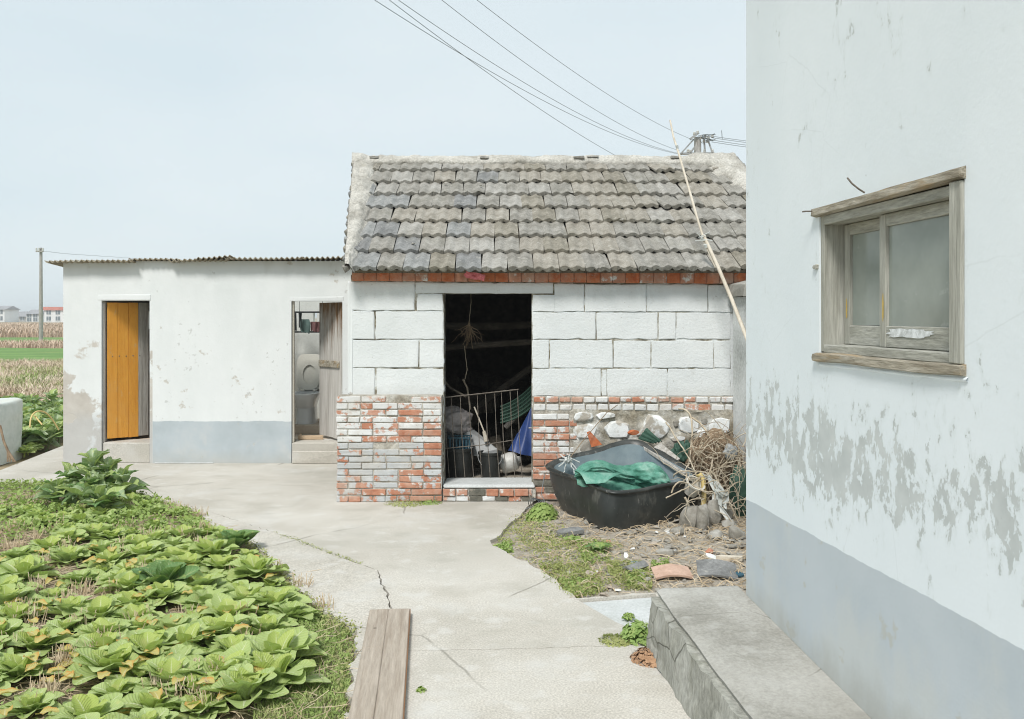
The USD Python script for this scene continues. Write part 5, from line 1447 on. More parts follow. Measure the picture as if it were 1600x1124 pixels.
for nm, lb, ct, geo, mt in [
    ('roof_tile_piece', 'salmon red tile lying behind the end of the concrete step', 'tile', curved_tile(1050, 903, .26, .16, .05, .18), 'tile_red'),
    ('roof_tile_piece', 'grey roof tile lying tilted next to the white house corner', 'tile', curved_tile(1120, 899, .27, .2, -.12, .28, .06), 't3'),
    ('roof_tile_piece', 'small curved grey tile piece among the weeds', 'tile', curved_tile(993, 894, .09, .17, -.95, .1, .1), 't2'),
    ('slate_piece', 'long grey board scrap lying among the weeds before the tub', 'scrap', slab_piece(890, 836, .26, .12, .03, .35, 3, .08, -.06), 't3'),
    ('slate_piece', 'pale blue-green chip lying on the rubble', 'scrap', slab_piece(990, 885, .08, .06, .012, .2, 5, .3), 'tub_inside'),
    ('slate_piece', 'white crumpled scrap near the grey tile by the house', 'scrap', slab_piece(1112, 874, .10, .05, .012, -.7, 6, .3, .2), 'paper_film'),
    ('slate_piece', 'pale branch-like strip lying beside the house corner', 'scrap', slab_piece(1140, 878, .2, .05, .03, -.15, 7), 'bamboo'),
    ('slate_piece', 'turquoise chip at the corner of the white house', 'scrap', slab_piece(1156, 902, .06, .05, .012, .3, 8, .3), 'teal_plastic'),
    ('brick_piece', 'reddish brick crumb lying mid way on the rubble', 'brick', (stone(on_deb(1108, 866) + [0, 0, .02], (.07, .05, .05), 12)), 'brick_bare'),
    ('brick_piece', 'orange brick crumb lying by the dark leaf plant', 'brick', (stone(on_deb(950, 850) + [0, 0, .015], (.05, .04, .04), 13)), 'brick_bare'),
    ('brick_piece', 'grey brick lump standing at the foot of the doorway pier', 'brick', (stone(on_deb(846, 783) + [0, 0, .08], (.11, .09, .2), 14)), 'brick_worn')]:
    single(nm, lb, ct, geo, TILES[int(mt[1])] if mt[0] == 't' and mt[1].isdigit() else M[mt], smooth=35)
b = B()
for k in range(950):
    x, y = RO.uniform(.1, 2.6), RO.uniform(5.4, 8.6)
    if not deb_poly.contains(shapely.Point(x, y)): continue
    s = RO.uniform(.012, .05)
    v, f = stone((x, y, float(deb_height(x, y)) + s * .15), (s * RO.uniform(.8, 2), s * RO.uniform(.8, 1.6), s * .7), k, 9)
    b.add(v, f)
single('pebbles', 'small stones and crumbs of rubble scattered before the tub', 'pebbles', b, M['stone'], kind='stuff')
b = B()
for k in range(1700):
    x, y = RO.uniform(.1, 2.6), RO.uniform(5.4, 8.3)
    if not deb_poly.contains(shapely.Point(x, y)) : continue
    a = RO.uniform(0, 2 * np.pi); L = RO.uniform(.04, .26)
    pts = wander((x, y, 0), (math.cos(a), math.sin(a), 0), L, 6, .32, 0, RO, 0)
    pts[:, 2] = deb_height(pts[:, 0], pts[:, 1]) + RO.uniform(.005, .05) * np.sin(np.linspace(.2, 2.9, 7))
    b.add(*tube(pts, RO.uniform(.0012, .0035), 3, cap=False))
for mt, n_, lb in (('stone', 60, 'flat grey shards of tile and stone littering the rubble ground'), ('stone_white', 40, 'pale plaster crumbs littering the rubble ground'), ('wood_plank', 34, 'brown chips of wood and bark littering the rubble ground')):
    b2 = B()
    for k in range(n_):
        x, y = RO.uniform(.5, 2.5), RO.uniform(5.5, 7.7)
        if not deb_poly.contains(shapely.Point(x, y)): continue
        s_ = RO.uniform(.02, .065) * (.6 if mt == 'stone_white' else 1)
        v, f = slab(ragged(-s_, s_, -s_ * RO.uniform(.4, .8), s_ * RO.uniform(.4, .8), int(RO.integers(1 << 30)), 7, .35), -.006, .006)
        b2.add(rot(v, RO.normal(0, .35), RO.normal(0, .35), RO.uniform(0, 6)) + [x, y, float(deb_height(x, y)) + .014], f)
    single('litter', lb, 'litter', b2, M[mt], kind='stuff')
single('straw', 'dry straw and thin roots strewn over the rubble ground', 'straw', b, M['straw'], kind='stuff')

# ------------------------------------------------------------------ bamboo pole leaning on the roof
def lean(px, py):
    a = (495 - py) / FPX
    z = (1.78 + 7.5 * a) / (1 - .41 * a); y = 7.5 + .41 * z
    return np.array([(px - 800) / FPX * y, y, z])
bp = thing('bamboo_pole', 'long thin pale bamboo pole leaning across the tiled roof', 'pole')
P = [lean(*q) for q in [(1047, 188), (1052, 213), (1062, 245), (1075, 290), (1087, 333), (1101, 378), (1119, 418), (1140, 468), (1163, 527), (1190, 600), (1225, 700), (1265, 805)]]
mesh(bp, 'upper_cane', tube(P[:7], np.linspace(.009, .015, 7), 8), M['bamboo'], smooth=True)
mesh(bp, 'lower_cane', tube([q + [.012, -.03, 0] for q in [lean(1096, 368)] + P[6:]], np.linspace(.016, .022, 7), 8), M['bamboo'], smooth=True)
for k, (px, py) in enumerate([(1098, 372), (1103, 384), (1057, 230)]):
    c = lean(px, py) + [.004, -.012, 0]
    mesh(bp, 'binding', (rot(lathe([(.001, -.02), (.027 if k < 2 else .014, -.018), (.028 if k < 2 else .014, .018), (.001, .02)], 10)[0], .3, -.3) + c, lathe([(.001, -.02), (.03, -.018), (.03, .018), (.001, .02)], 10)[1]), M['paper_film'])
for k in range(5):
    c = lean(1099, 376) + [.0, -.02, 0]
    mesh(bp, 'loose_tie', tube([c, c + [RO.normal(0, .05), -.02, RO.uniform(-.02, .05)], c + [RO.normal(0, .09), -.03, RO.uniform(-.06, .08)]], .004, 4), M['paper_film'])

# ------------------------------------------------------------------ the plank bench board by the garden
A0, A1 = np.array([-.844, 5.32]), np.array([-.604, 5.32])
pk = thing('plank', 'long weathered wooden plank of two boards lying beside the garden', 'plank', None, (A0[0], A0[1], 0), math.degrees(math.atan2(.137, 1.47)))
def pl(t0, t1, l0, l1, z0, z1, name, mat):
    mesh(pk, name, cbox(t0 * .24, t1 * .24, -l1, -l0, z0, z1, .004, .0015, RO), mat)
pl(0, .464, .62, 3.0, .006, .042, 'board', M['wood_plank'])
pl(0, .464, .002, .617, .007, .043, 'board', M['wood_plank'])
pl(.4665, .985, 0, 3.0, .006, .0425, 'board', M['wood_plank'])
pl(.987, 1.0, .003, 3.0, .006, .040, 'edge_strip', M['wood_end'])
v, f = lathe([(0, .001), (.008, .0008), (.010, 0)], 12)
mesh(pk, 'knot', (v + [.05, -.33, .0432], f), M['wood_dark'])

# ------------------------------------------------------------------ power poles and wires
PYY = 32.0
pole = thing('power_pole', 'concrete power pole with crossarms and wires behind the shed roof', 'power pole')
pc = at(1090, 245, PYY)
v, f = lathe([(.19, 0), (.125, 8.28), (.0, 8.29)], 16)
mesh(pole, 'shaft', (v + [pc[0], PYY, -.1], f), M['pole_concrete'], smooth=40)
def pb(px, py, dy=0): return at(px, py, PYY + dy)
mesh(pole, 'crossarm', beam(pb(1063, 240.5, -.2), pb(1116, 240, -.2), .07, .08), M['zinc'])
mesh(pole, 'crossarm', beam(pb(1078, 218, -.22), pb(1092, 207.5, -.2), .06, .08), M['zinc'])
for a, b_ in [((1064, 240), (1084, 218)), ((1079, 239), (1085, 230)), ((1102, 239), (1100, 220)), ((1113, 239), (1107, 221))]:
    mesh(pole, 'brace', beam(pb(*a, -.24), pb(*b_, -.16), .05, .05), M['zinc'])
for (px, py) in [(1075, 236), (1078, 237), (1101, 236), (1113, 236), (1096, 215), (1102, 213), (1107, 216), (1113, 213), (1100, 220), (1105, 221), (1085, 209), (1090, 207)]:
    v, f = lathe([(0, 0), (.05, 0), (.055, .03), (.03, .045), (.05, .06), (.05, .09), (.02, .11), (0, .115)], 10)
    mesh(pole, 'insulator', (v + pb(px, py + 2, -.2), f), M['porcelain'])
for k in range(9):
    pts = [pb(RO.uniform(1088, 1098), RO.uniform(209, 216), -.3), pb(RO.uniform(1096, 1110), RO.uniform(207, 225), -.35), pb(RO.uniform(1100, 1120), RO.uniform(209, 222), -.3)]
    mesh(pole, 'jumper_wire', tube(pts, .012, 4), M['wire'])
mesh(pole, 'spacer', tube([pb(1127.5, 204, 0), pb(1128.5, 218, 0)], .012, 5), M['wire'])
def wire(a, q, zq, label, sag, T=2.4, r=.0065):
    """A wire from the pole that passes through the point seen at pixel q at height zq, hanging in a shallow curve."""
    y = (zq - EYE) * FPX / (495 - q[1]); Q = np.array([(q[0] - 800) / FPX * y, y, zq])
    t = np.linspace(0, T, 60)
    P = a + (Q - a) * t[:, None]
    P[:, 2] += sag * (t * (t - 1))
    single('wire', label, 'wire', tube(P, r, 4), M['wire'], 'wires running from the power pole overhead')
wire(pb(1052, 222, 0) + [.9, 0, 0], (745, 0), 7.4, 'upper right wire crossing the sky from the pole top', 1.1)
wire(pb(1062, 236, 0), (690, 0), 7.3, 'second wire from the right crossing the sky', 1.3)
wire(pb(1060, 240, 0), (622, 0), 7.0, 'right one of the two close wires crossing the sky', 1.5)
wire(pb(1058, 240.5, 0), (585, 0), 6.9, 'leftmost wire crossing the sky', 1.5)
wire(at(974, 250, 26), (608, 0), 6.8, 'straight wire that runs down behind the shed ridge', .55)
for k, (ya, yb) in enumerate([(213, 220.5), (215.5, 223), (219, 227), (222, 230)]):
    a, b_ = pb(1112, ya), pb(1166, yb, 2)
    t = np.linspace(0, 12, 30); P = a + (b_ - a) * t[:, None]; P[:, 2] += .012 * t * (t - 1)
    single('wire', ['topmost', 'second from the top', 'third from the top', 'lowest'][k] + ' of the four short wires between pole and white house', 'wire', tube(P, .009, 4), M['wire'], 'wires running right from the power pole')

fp = thing('power_pole', 'distant thin power pole standing in the fields at the left', 'power pole')
FY = 66.0; fb = at(64, 535, FY)
v, f = lathe([(.15, 0), (.10, 7.0), (0, 7.01)], 12)
mesh(fp, 'shaft', (v + [fb[0], FY, -.15], f), M['pole_far'], smooth=40)
mesh(fp, 'crossarm', beam(at(56, 393, FY - .2), at(68, 393, FY - .2), .08, .1), M['pole_far'])
for px in (57, 61, 67): mesh(fp, 'insulator', (lathe([(0, 0), (.06, 0), (.06, .22), (0, .25)], 8)[0] + at(px, 392.5, FY - .2), lathe([(0, 0), (.06, 0), (.06, .22), (0, .25)], 8)[1]), M['porcelain'])
single('wire', 'faint wire running right from the distant field pole', 'wire', tube([at(64, 392, FY), at(100, 396.5, FY + 5), at(300, 410, FY + 40)], .012, 4), M['wire'])
if False: single('wire', 'x', 'wire', tube([at(64, 392, FY), at(20, 387, FY - 4), at(-200, 360, FY - 20)], .012, 4), M['wire'])

# ------------------------------------------------------------------ at the left edge: sheeted block, stick, hoops
def pale_block():
    def fn(u, v):
        a = u * 2 * np.pi
        e = 5
        k = (np.abs(np.cos(a)) ** e + np.abs(np.sin(a)) ** e) ** (-1 / e)
        z = .80 * np.clip(v * 1.35, 0, 1)
        sh = np.where(v > .74, 1 - .95 * ((v - .74) / .26) ** 1.1, 1.0) * (1.03 - .05 * v)
        n = meshkit.fbm(np.stack([np.cos(a) * 1.4, np.sin(a) * 1.4, v * 2.5], -1), 4, 61) - .5
        return -7.2 + .62 * k * np.cos(a) * sh * (1 + .12 * n), 11.6 + .62 * k * np.sin(a) * sh * (1 + .12 * n), z + .04 * n - .13
    return grid(fn, 72, 30)[:2]
single('sheeted_block', 'waist-high block wrapped in pale sheeting at the left edge of the picture', 'covered block', pale_block(), M['pale_block'], smooth=True)
st = thing('stick', 'brown forked stick leaning on the pale sheeted block', 'stick')
mesh(st, 'shaft', tube([at(0, 665, 10.85), at(6, 690, 10.82), at(18, 718, 10.8)], .014, 6), M['vine_dark'], smooth=True)
for dx in (-6, -2, 3, 6): mesh(st, 'fork', tube([at(12, 703, 10.8), at(18 + dx, 722, 10.78)], .010, 5), M['vine_dark'])
for k, (lb, pts) in enumerate([('yellow cane hoop arching over the vegetable patch', [(47, 668, 11.9), (49, 652, 12.0), (56, 644, 12.1), (66, 643, 12.2), (77, 650, 12.3), (92, 672, 12.4)]), ('short yellow cane leaning inside the hoop', [(54, 650, 12.1), (66, 664, 12.0)])]):
    P = np.array([at(*q) for q in pts]); cs = CubicSpline(np.arange(len(P)), P) if len(P) > 2 else None
    single('cane_hoop', lb, 'hoop', tube(cs(np.linspace(0, len(P) - 1, 24)) if cs else P, .011, 6), M['hoop'], smooth=True)

# ------------------------------------------------------------------ far houses
def far_house(label, px0, px1, py_top, Y, depth, roofkind, wallm, roofm, floors, nwin, eave_py=None):
    h = thing('far_house', label, 'house', 'houses beyond the fields')
    x0, x1 = (px0 - 800) / FPX * Y, (px1 - 800) / FPX * Y
    zt = EYE + (495 - (eave_py or py_top)) / FPX * Y
    mesh(h, 'wall', pbox(x0, x1, Y, Y + depth, -.5, zt), M[wallm])
    zr = EYE + (495 - py_top) / FPX * Y
    if roofkind == 'flat':
        mesh(h, 'roof', pbox(x0 - .4, x1 + .4, Y - .5, Y + depth + .4, zt + .002, zt + 1.1), M[roofm])
    else:
        mesh(h, 'roof', hull([(x, y, z) for x in (x0 - .5, x1 + .5) for (y, z) in [(Y - .6, zt + .003), (Y + depth + .6, zt + .003), (Y + depth / 2, zr)]]), M[roofm])
    fh = (zt + .2) / floors
    for fl in range(floors):
        for k in range(nwin):
            xc = x0 + (x1 - x0) * (k + .5) / nwin; zc = fl * fh + fh * .55
            w = mesh(h, 'window', pbox(xc - .75, xc + .75, Y - .06, Y - .005, zc - .7, zc + .7), M['far_glass'])
            mesh(w, 'frame', B().add(*pbox(xc - .85, xc + .85, Y - .1, Y - .061, zc - .82, zc - .71)).add(*pbox(xc - .05, xc + .05, Y - .1, Y - .061, zc - .7, zc + .7)), M['far_white'])
far_house('white two storey far house with a red roof edge', 69, 112, 480, 300, 10, 'flat', 'far_white', 'far_red', 2, 3, 485)
far_house('white far house with a grey hipped roof left of the red-roofed one', 41, 60, 484, 320, 9, 'gable', 'far_white', 'far_roof', 2, 2, 491)
far_house('long low grey far house with dark roof', 10, 40, 487, 330, 9, 'gable', 'far_grey', 'far_roof', 1, 3, 495)
far_house('pale tall far house at the left edge of the picture', -30, 7, 478, 310, 9, 'gable', 'far_white', 'far_roof', 2, 3, 484)
far_house('low grey far house just left of the distant pole', 24, 44, 490, 350, 9, 'gable', 'far_grey', 'far_roof', 1, 2, 497)
# ------------------------------------------------------------------ leaves and plants
RG = np.random.default_rng(77)
def leaf_geo(L, W, a0, a1, cup, wav, seed, nu=10, nv=9, spoon=True):
    """A leaf that leaves the origin along +x, its midrib bending from the slope a0 to a1 (radians)."""
    r = np.random.default_rng(seed)
    t = np.linspace(0, 1, nu)
    th = a0 + (a1 - a0) * t ** 1.3
    dx, dz = np.cos(th) * L / (nu - 1), np.sin(th) * L / (nu - 1)
    cx = np.concatenate([[0], np.cumsum(dx[:-1])]); cz = np.concatenate([[0], np.cumsum(dz[:-1])])
    w = W / 2 * (np.interp(t, [0, .18, .42, .68, .86, 1], [.20, .36, .80, 1, .93, .60]) if spoon else np.interp(t, [0, .25, .32, .55, .85, 1], [.05, .06, .5, 1, .7, .12]))
    s = np.linspace(-1, 1, nv)
    ph = r.uniform(0, 6.28, 3)
    T, S = np.meshgrid(t, s, indexing='ij')
    Wd = w[:, None]
    off = cup * Wd * np.abs(S) ** 1.8 + wav * np.abs(S) ** 1.5 * np.sin(T * 10 + ph[0] + S * 1.2) + wav * .35 * np.sin(S * 4 + ph[1] + T * 6)
    nx, nz = -np.sin(th)[:, None], np.cos(th)[:, None]
    tw = r.normal(0, .12)
    y = S * Wd * (1 - .12 * np.abs(S) * abs(cup)) + tw * T * L * .3
    rnd = .20 * L * T ** 2 * (1 - S ** 2) - .05 * L * T
    P = np.stack([cx[:, None] + nx * off + np.cos(th)[:, None] * rnd, y, cz[:, None] + nz * off + np.sin(th)[:, None] * rnd], -1).reshape(-1, 3)
    i, j = np.meshgrid(np.arange(nu - 1), np.arange(nv - 1), indexing='ij')
    q = np.stack([i * nv + j, (i + 1) * nv + j, (i + 1) * nv + j + 1, i * nv + j + 1], -1).reshape(-1, 4)
    return P, tri(q), np.stack([T.ravel(), (S.ravel() + 1) / 2], 1)

def put_leaf(parent, geo, az, base, mat, name='leaf', roll=0.0):
    P, f, uv = geo
    P = rot(P, roll, 0, 0)
    P = rot(P, 0, 0, az) + np.array(base)
    mesh(parent, name, (P, f), mat, smooth=True, uv=uv)

def cabbage(path, seed, mats, size=.16, yellow=0, upright_=0.0):
    r = np.random.default_rng(seed)
    a = r.uniform(0, 6.28)
    GA = 2.39996
    n1, n2, n3 = 9, 8, 7
    for k in range(n1 + n2 + n3):
        a += GA + r.normal(0, .12)
        if k < n1:
            L, e0, e1, w = size * r.uniform(.9, 1.18), .40 + r.normal(0, .10), -.12 + r.normal(0, .16), .74
            m = 'leaf_yellow' if k < yellow else mats[0]
        elif k < n1 + n2:
            L, e0, e1, w = size * r.uniform(.74, .95), .80 + r.normal(0, .10), .12 + r.normal(0, .16), .80
            m = mats[1]
        else:
            L, e0, e1, w = size * r.uniform(.42, .68), 1.15 + r.normal(0, .10), .62 + r.normal(0, .2), .85
            m = mats[2]
        put_leaf(path, leaf_geo(L, L * w * r.uniform(.85, 1.15), e0 + upright_, e1 + upright_, r.uniform(.12, .42), size * .026, int(r.integers(1 << 30))), a, (math.cos(a) * .012, math.sin(a) * .012, .01 + .001 * k), M[m], roll=r.normal(0, .15))
    mesh(path, 'stalk', tube([(0, 0, -.05), (0, 0, .03)], .014, 6), M['leaf_heart'])

def kale(path, seed, h, nl, mats, size=.17):
    r = np.random.default_rng(seed)
    top = np.array([r.normal(0, .04), r.normal(0, .04), h])
    mesh(path, 'stalk', tube([(0, 0, -.05), top * .5 + [.01, 0, 0], top], [.016, .013, .008], 6), M['leaf_kale'])
    a = r.uniform(0, 6)
    for k in range(nl):
        t = (k + .5) / nl
        a += 2.4 + r.normal(0, .2)
        L = size * (1.25 - .65 * t) * r.uniform(.8, 1.2)
        put_leaf(path, leaf_geo(L * 1.35, L * 1.05, .75 + .5 * t + r.normal(0, .2), -.55 + .9 * t + r.normal(0, .3), r.uniform(.0, .4), .012, int(r.integers(1 << 30)), spoon=False), a, top * (.15 + .8 * t), M[mats[k % len(mats)]], roll=r.normal(0, .25))

protos = {}
def place(kind, builder, name, label, cat, group, loc, rz_, sc):
    """The first of each kind is built where it stands; the others refer to it."""
    if kind not in protos:
        path = thing(name, label, cat, group, loc, rz_, (sc, sc, sc))
        builder(path); protos[kind] = path
        return path
    return copy_of(protos[kind], name, label, cat, group, loc, rz_, (sc, sc, sc))

LM = ('leaf_light', 'leaf_light', 'leaf_heart'); LM2 = ('leaf_mid', 'leaf_light', 'leaf_heart'); LM3 = ('leaf_mid', 'leaf_mid', 'leaf_light'); LD = ('leaf_dark', 'leaf_dark', 'leaf_dark')
kinds = [('a', lambda p: cabbage(p, 1, LM)), ('b', lambda p: cabbage(p, 2, LM2)), ('c', lambda p: cabbage(p, 3, LM2)), ('d', lambda p: cabbage(p, 4, LM3, .15)), ('e', lambda p: cabbage(p, 5, LM, .175)), ('f', lambda p: cabbage(p, 16, LM2, .155, 0, .12)),
         ('y1', lambda p: cabbage(p, 6, LM, .16, 1)), ('y2', lambda p: cabbage(p, 7, LM2, .15, 3)), ('y3', lambda p: cabbage(p, 8, LM, .155, 2)), ('k', lambda p: cabbage(p, 9, LD, .17, 0, .35))]
kd = dict(kinds)
GRP = 'leafy cabbages of the garden plot'
def bedz(x, y): return float(bed_z(x, y))
def cab(kind, px, py, sc, label, group=None, rz_=None):
    q = ground(px, py, .05)
    return place(kind, kd[kind], 'cabbage', label, 'cabbage', group, (q[0], q[1], bedz(q[0], q[1])), RG.uniform(0, 360) if rz_ is None else rz_, sc)
own = [('k', 368, 852, 1.0, 'dark green upright cabbage at the edge of the concrete path'), ('e', 400, 895, 1.12, 'pale open cabbage just below the dark green one at the path edge'), ('a', 345, 885, 1.0, 'pale cabbage left below the dark green one'),
       ('f', 385, 1085, 1.2, 'large pale cabbage nearest to the plank at the bottom of the garden'), ('e', 430, 1030, 1.2, 'broad pale cabbage reaching out into the grass strip'), ('b', 345, 990, 1.1, 'big cabbage with dark folds left of the broad one by the grass'),
       ('a', 430, 945, 1.05, 'pale cabbage at the garden edge beside the grass strip'), ('k', 255, 915, 1.15, 'dark veined cabbage lying in the middle of the plot'), ('e', 290, 1010, 1.0, 'round-leaved cabbage in the middle foreground of the plot')]
taken_xy = []
for kind, px, py, sc, lb in own:
    cab(kind, px, py, sc, lb)
    taken_xy.append(ground(px, py, .05)[:2])
cab_poly = Polygon([tuple(ground(*p)[:2]) for p in [(-60, 800), (60, 800), (200, 790), (290, 805), (330, 838), (400, 872), (455, 935), (468, 1000), (455, 1060), (400, 1124), (395, 1240), (-420, 1240)]])
cells = []
rr = np.random.default_rng(5)
tries = 0
while len(cells) < 262 and tries < 60000:
    tries += 1
    x, y = rr.uniform(-5.5, -.7), rr.uniform(3.4, 9.0)
    if x < -.60 * y - .15 or not cab_poly.contains(shapely.Point(x, y)): continue
    md = .195 + .025 * math.sin(x * 3 + y * 2)
    if y > 7.4: md = .225
    if meshkit.fbm([[x * 2.6, y * 2.6, 3.0]], 3, 8)[0] < .36: continue
    pts = taken_xy + cells
    if min(np.hypot(x - q[0], y - q[1]) for q in pts) < md: continue
    cells.append((x, y))
LOOK = {'a': 'pale wide-leaved cabbage', 'b': 'fresh green light-hearted cabbage', 'c': 'crinkled green cabbage', 'd': 'darker mid green cabbage', 'e': 'flat open pale cabbage', 'f': 'upright folded green cabbage', 'y1': 'cabbage with one yellow leaf', 'y2': 'cabbage with three yellow leaves', 'y3': 'cabbage with two yellow leaves'}
def where(x, y):
    px, py = 800 + FPX * x / y, 495 + FPX * EYE / y
    a = 'cut by bottom picture edge' if py > 1085 else 'in the foreground rows' if py > 1000 else 'in the middle rows' if py > 925 else 'in rows below dark clump' if py > 865 else 'in the weedy far rows'
    b = 'at left edge' if px < 70 else 'left of centre' if px < 190 else 'right of centre' if px < 310 else 'towards path'
    return a + ' ' + b
plan, by_label = [], {}
for x, y in cells:
    kind = rr.choice(['a', 'b', 'c', 'd', 'e', 'f', 'y1', 'y2', 'y3'], p=[.14, .15, .13, .12, .11, .11, .10, .07, .07])
    sc_ = rr.uniform(.62, 1.18) * (.85 if y > 7.2 else 1)
    lb = ('small ' if sc_ < .76 else 'large ' if sc_ > 1.0 else '') + LOOK[kind] + ' ' + where(x, y)
    plan.append((x, y, kind, sc_, rr.uniform(0, 360), lb))
    by_label.setdefault(lb, []).append(len(plan) - 1)
ORD = {2: ['nearer', 'farther'], 3: ['nearest', 'middle', 'farthest'], 4: ['nearest', 'second nearest', 'third nearest', 'farthest'], 5: ['nearest', 'second nearest', 'third nearest', 'fourth nearest', 'farthest']}
for lb, ids in by_label.items():
    if len(ids) in ORD:
        for word, i_ in zip(ORD[len(ids)], sorted(ids, key=lambda q: plan[q][1])):
            plan[i_] = plan[i_][:5] + (word + ' ' + lb,)
for x, y, kind, sc_, az, lb in plan:
    place(kind, kd[kind], 'cabbage', lb, 'cabbage', GRP, (x, y, bedz(x, y) - .01), az, sc_)

# the tall leafy clump at the near end of the toilet block
KM = ['leaf_kale', 'leaf_kale', 'leaf_dark', 'leaf_mid']
kk = [('k1', lambda p: kale(p, 1, .42, 22, KM)), ('k2', lambda p: kale(p, 2, .30, 18, KM)), ('k3', lambda p: kale(p, 3, .22, 16, KM))]
kdd = dict(kk)
for kind, px, py, sc, lb in [('k1', 140, 785, 1.1, 'tallest plant of the dark leafy clump before the orange door'), ('k1', 165, 783, .92, 'leafy plant right behind the tallest one of the dark clump'), ('k2', 112, 785, 1.0, 'leafy plant at the left of the dark clump'), ('k2', 190, 786, 1.0, 'leafy plant at the right of the dark clump over the concrete'),
                             ('k3', 128, 800, 1.1, 'low plant in front of the dark leafy clump'), ('k3', 168, 803, 1.0, 'low plant front right in the dark leafy clump'), ('k3', 88, 792, 1.0, 'low plant at the left end of the dark leafy clump'), ('k2', 150, 795, 1.0, 'middle plant of the dark leafy clump')]:
    q = ground(px, py)
    place(kind, kdd[kind], 'leafy_plant', lb, 'plant', None, (q[0], q[1], -.03), RG.uniform(0, 360), sc)
# the vegetable patch beyond the path
for k in range(60):
    y = RG.uniform(12.4, 18.0); x = -y * RG.uniform(.50, .575)
    if x > -6.25 + (12.3 - y) * .13 or (y < 12.6 and x < -6.6): continue
    kind = RG.choice(['k2', 'k3', 'k3'])
    place(kind, kdd[kind], 'leafy_plant', ('taller ' if kind == 'k2' else 'low ') + 'leafy green plant in the ' + ('nearest part' if y < 14 else 'middle part' if y < 16 else 'far part') + ' of the vegetable patch, ' + ('beside the toilet block' if x / y > -.52 else 'under the cane hoop' if x / y > -.55 else 'behind the pale block'), 'plant', 'plants of the vegetable patch behind the pale block', (x, y, -.10), RG.uniform(0, 360), RG.uniform(.8, 1.25))
for k in range(9):
    q = ground(52 + k * 5.2, 703 - k * 3.2)
    place('a', kd['a'], 'cabbage', 'small yellow-green cabbage along the edge of the path past the pale block', 'cabbage', 'small cabbages along the far path edge', (q[0] - .12, q[1], -.06), RG.uniform(0, 360), .8)

# ------------------------------------------------------------------ grass, weeds and straw
def blades(pts, h, w, lean_, seed, curve=.5):
    """Grass blades: two bent quads each."""
    r = np.random.default_rng(seed)
    n = len(pts)
    a = r.uniform(0, 2 * np.pi, n); H_ = h * r.uniform(.5, 1.25, n); W_ = w * r.uniform(.6, 1.3, n); ln = lean_ * r.uniform(.2, 1.4, n) * H_
    d = np.stack([np.cos(a), np.sin(a), 0 * a], 1); s = np.stack([-np.sin(a), np.cos(a), 0 * a], 1)
    up = np.array([0, 0, 1.])
    p0 = pts; p1 = pts + d * (ln * .35)[:, None] + up * (H_ * .6)[:, None]; p2 = pts + d * ln[:, None] + up * (H_ * (1 - .25 * lean_ * curve))[:, None]
    v = np.stack([p0 - s * W_[:, None] / 2, p0 + s * W_[:, None] / 2, p1 - s * W_[:, None] * .4, p1 + s * W_[:, None] * .4, p2], 1).reshape(-1, 3)
    o = np.arange(n)[:, None] * 5
    f = np.concatenate([o + np.array([[0, 1, 3]]), o + np.array([[0, 3, 2]]), o + np.array([[2, 3, 4]])])
    return v, f
def leaflets(pts, size, seed, flat=.6):
    """Tiny leaves: a diamond of two triangles each, turned at random, lying more or less flat."""
    r = np.random.default_rng(seed)
    n = len(pts)
    nrm = r.normal(size=(n, 3)) * [flat, flat, .3] + [0, 0, 1]; nrm /= np.linalg.norm(nrm, axis=1, keepdims=True)
    a = np.cross(nrm, r.normal(size=(n, 3))); a /= np.linalg.norm(a, axis=1, keepdims=True); b = np.cross(nrm, a)
    s = size * r.uniform(.6, 1.4, n)[:, None]
    v = np.stack([pts - a * s, pts - b * s * .55, pts + a * s, pts + b * s * .55 + nrm * s * .1], 1).reshape(-1, 3)
    o = np.arange(n)[:, None] * 4
    return v, np.concatenate([o + np.array([[0, 1, 2]]), o + np.array([[0, 2, 3]])])
def in_px_poly(px_pts, n, seed, zf=None, edge_fade=True):
    P = Polygon([tuple(ground(*p)[:2]) for p in px_pts])
    r = np.random.default_rng(seed)
    x0, y0, x1, y1 = P.bounds
    q = np.stack([r.uniform(x0, x1, n * 4), r.uniform(y0, y1, n * 4)], 1)
    q = q[shapely.contains_xy(P, q[:, 0], q[:, 1])]
    cl = meshkit.fbm(np.c_[q * 6, 0 * q[:, 0] + seed], 3, seed)
    q = q[cl > r.uniform(.25, .62, len(q))][:n]
    z = np.zeros(len(q)) if zf is None else zf(q[:, 0], q[:, 1])
    return np.c_[q, z]
bz = lambda x, y: bed_z(x, y)
dz = lambda x, y: deb_height(x, y)
grass_area = [(395, 1124), (440, 1060), (470, 1000), (440, 940), (470, 930), (520, 968), (556, 988), (547, 1055), (540, 1124), (536, 1240), (390, 1240)]
g1 = in_px_poly(grass_area, 7000, 1, bz)
single('grass', 'short green grass strip between the cabbages and the plank', 'grass', blades(g1, .045, .0035, .9, 2), M['grass'], kind='stuff')
g2 = in_px_poly(grass_area, 5200, 3, bz); g2[:, 2] += RG.uniform(.0, .03, len(g2))
single('weeds', 'small-leaved green weeds among the grass beside the plank', 'weeds', leaflets(g2, .009, 4), M['leaf_weed'], kind='stuff')
b = B()
for k in range(330):
    q = in_px_poly(grass_area, 1, 1000 + k, bz)
    if not len(q): continue
    a = RG.uniform(0, 6.28)
    pts = wander(q[0] + [0, 0, .02], (math.cos(a), math.sin(a), RG.uniform(0, .35)), RG.uniform(.06, .22), 5, .15, .03, RG, 0)
    pts[:, 2] = np.maximum(pts[:, 2], q[0][2] + .006)
    b.add(*tube(pts, .0016, 3, cap=False))
single('straw', 'pale straw lying on the grass beside the plank', 'straw', b, M['straw'], kind='stuff')
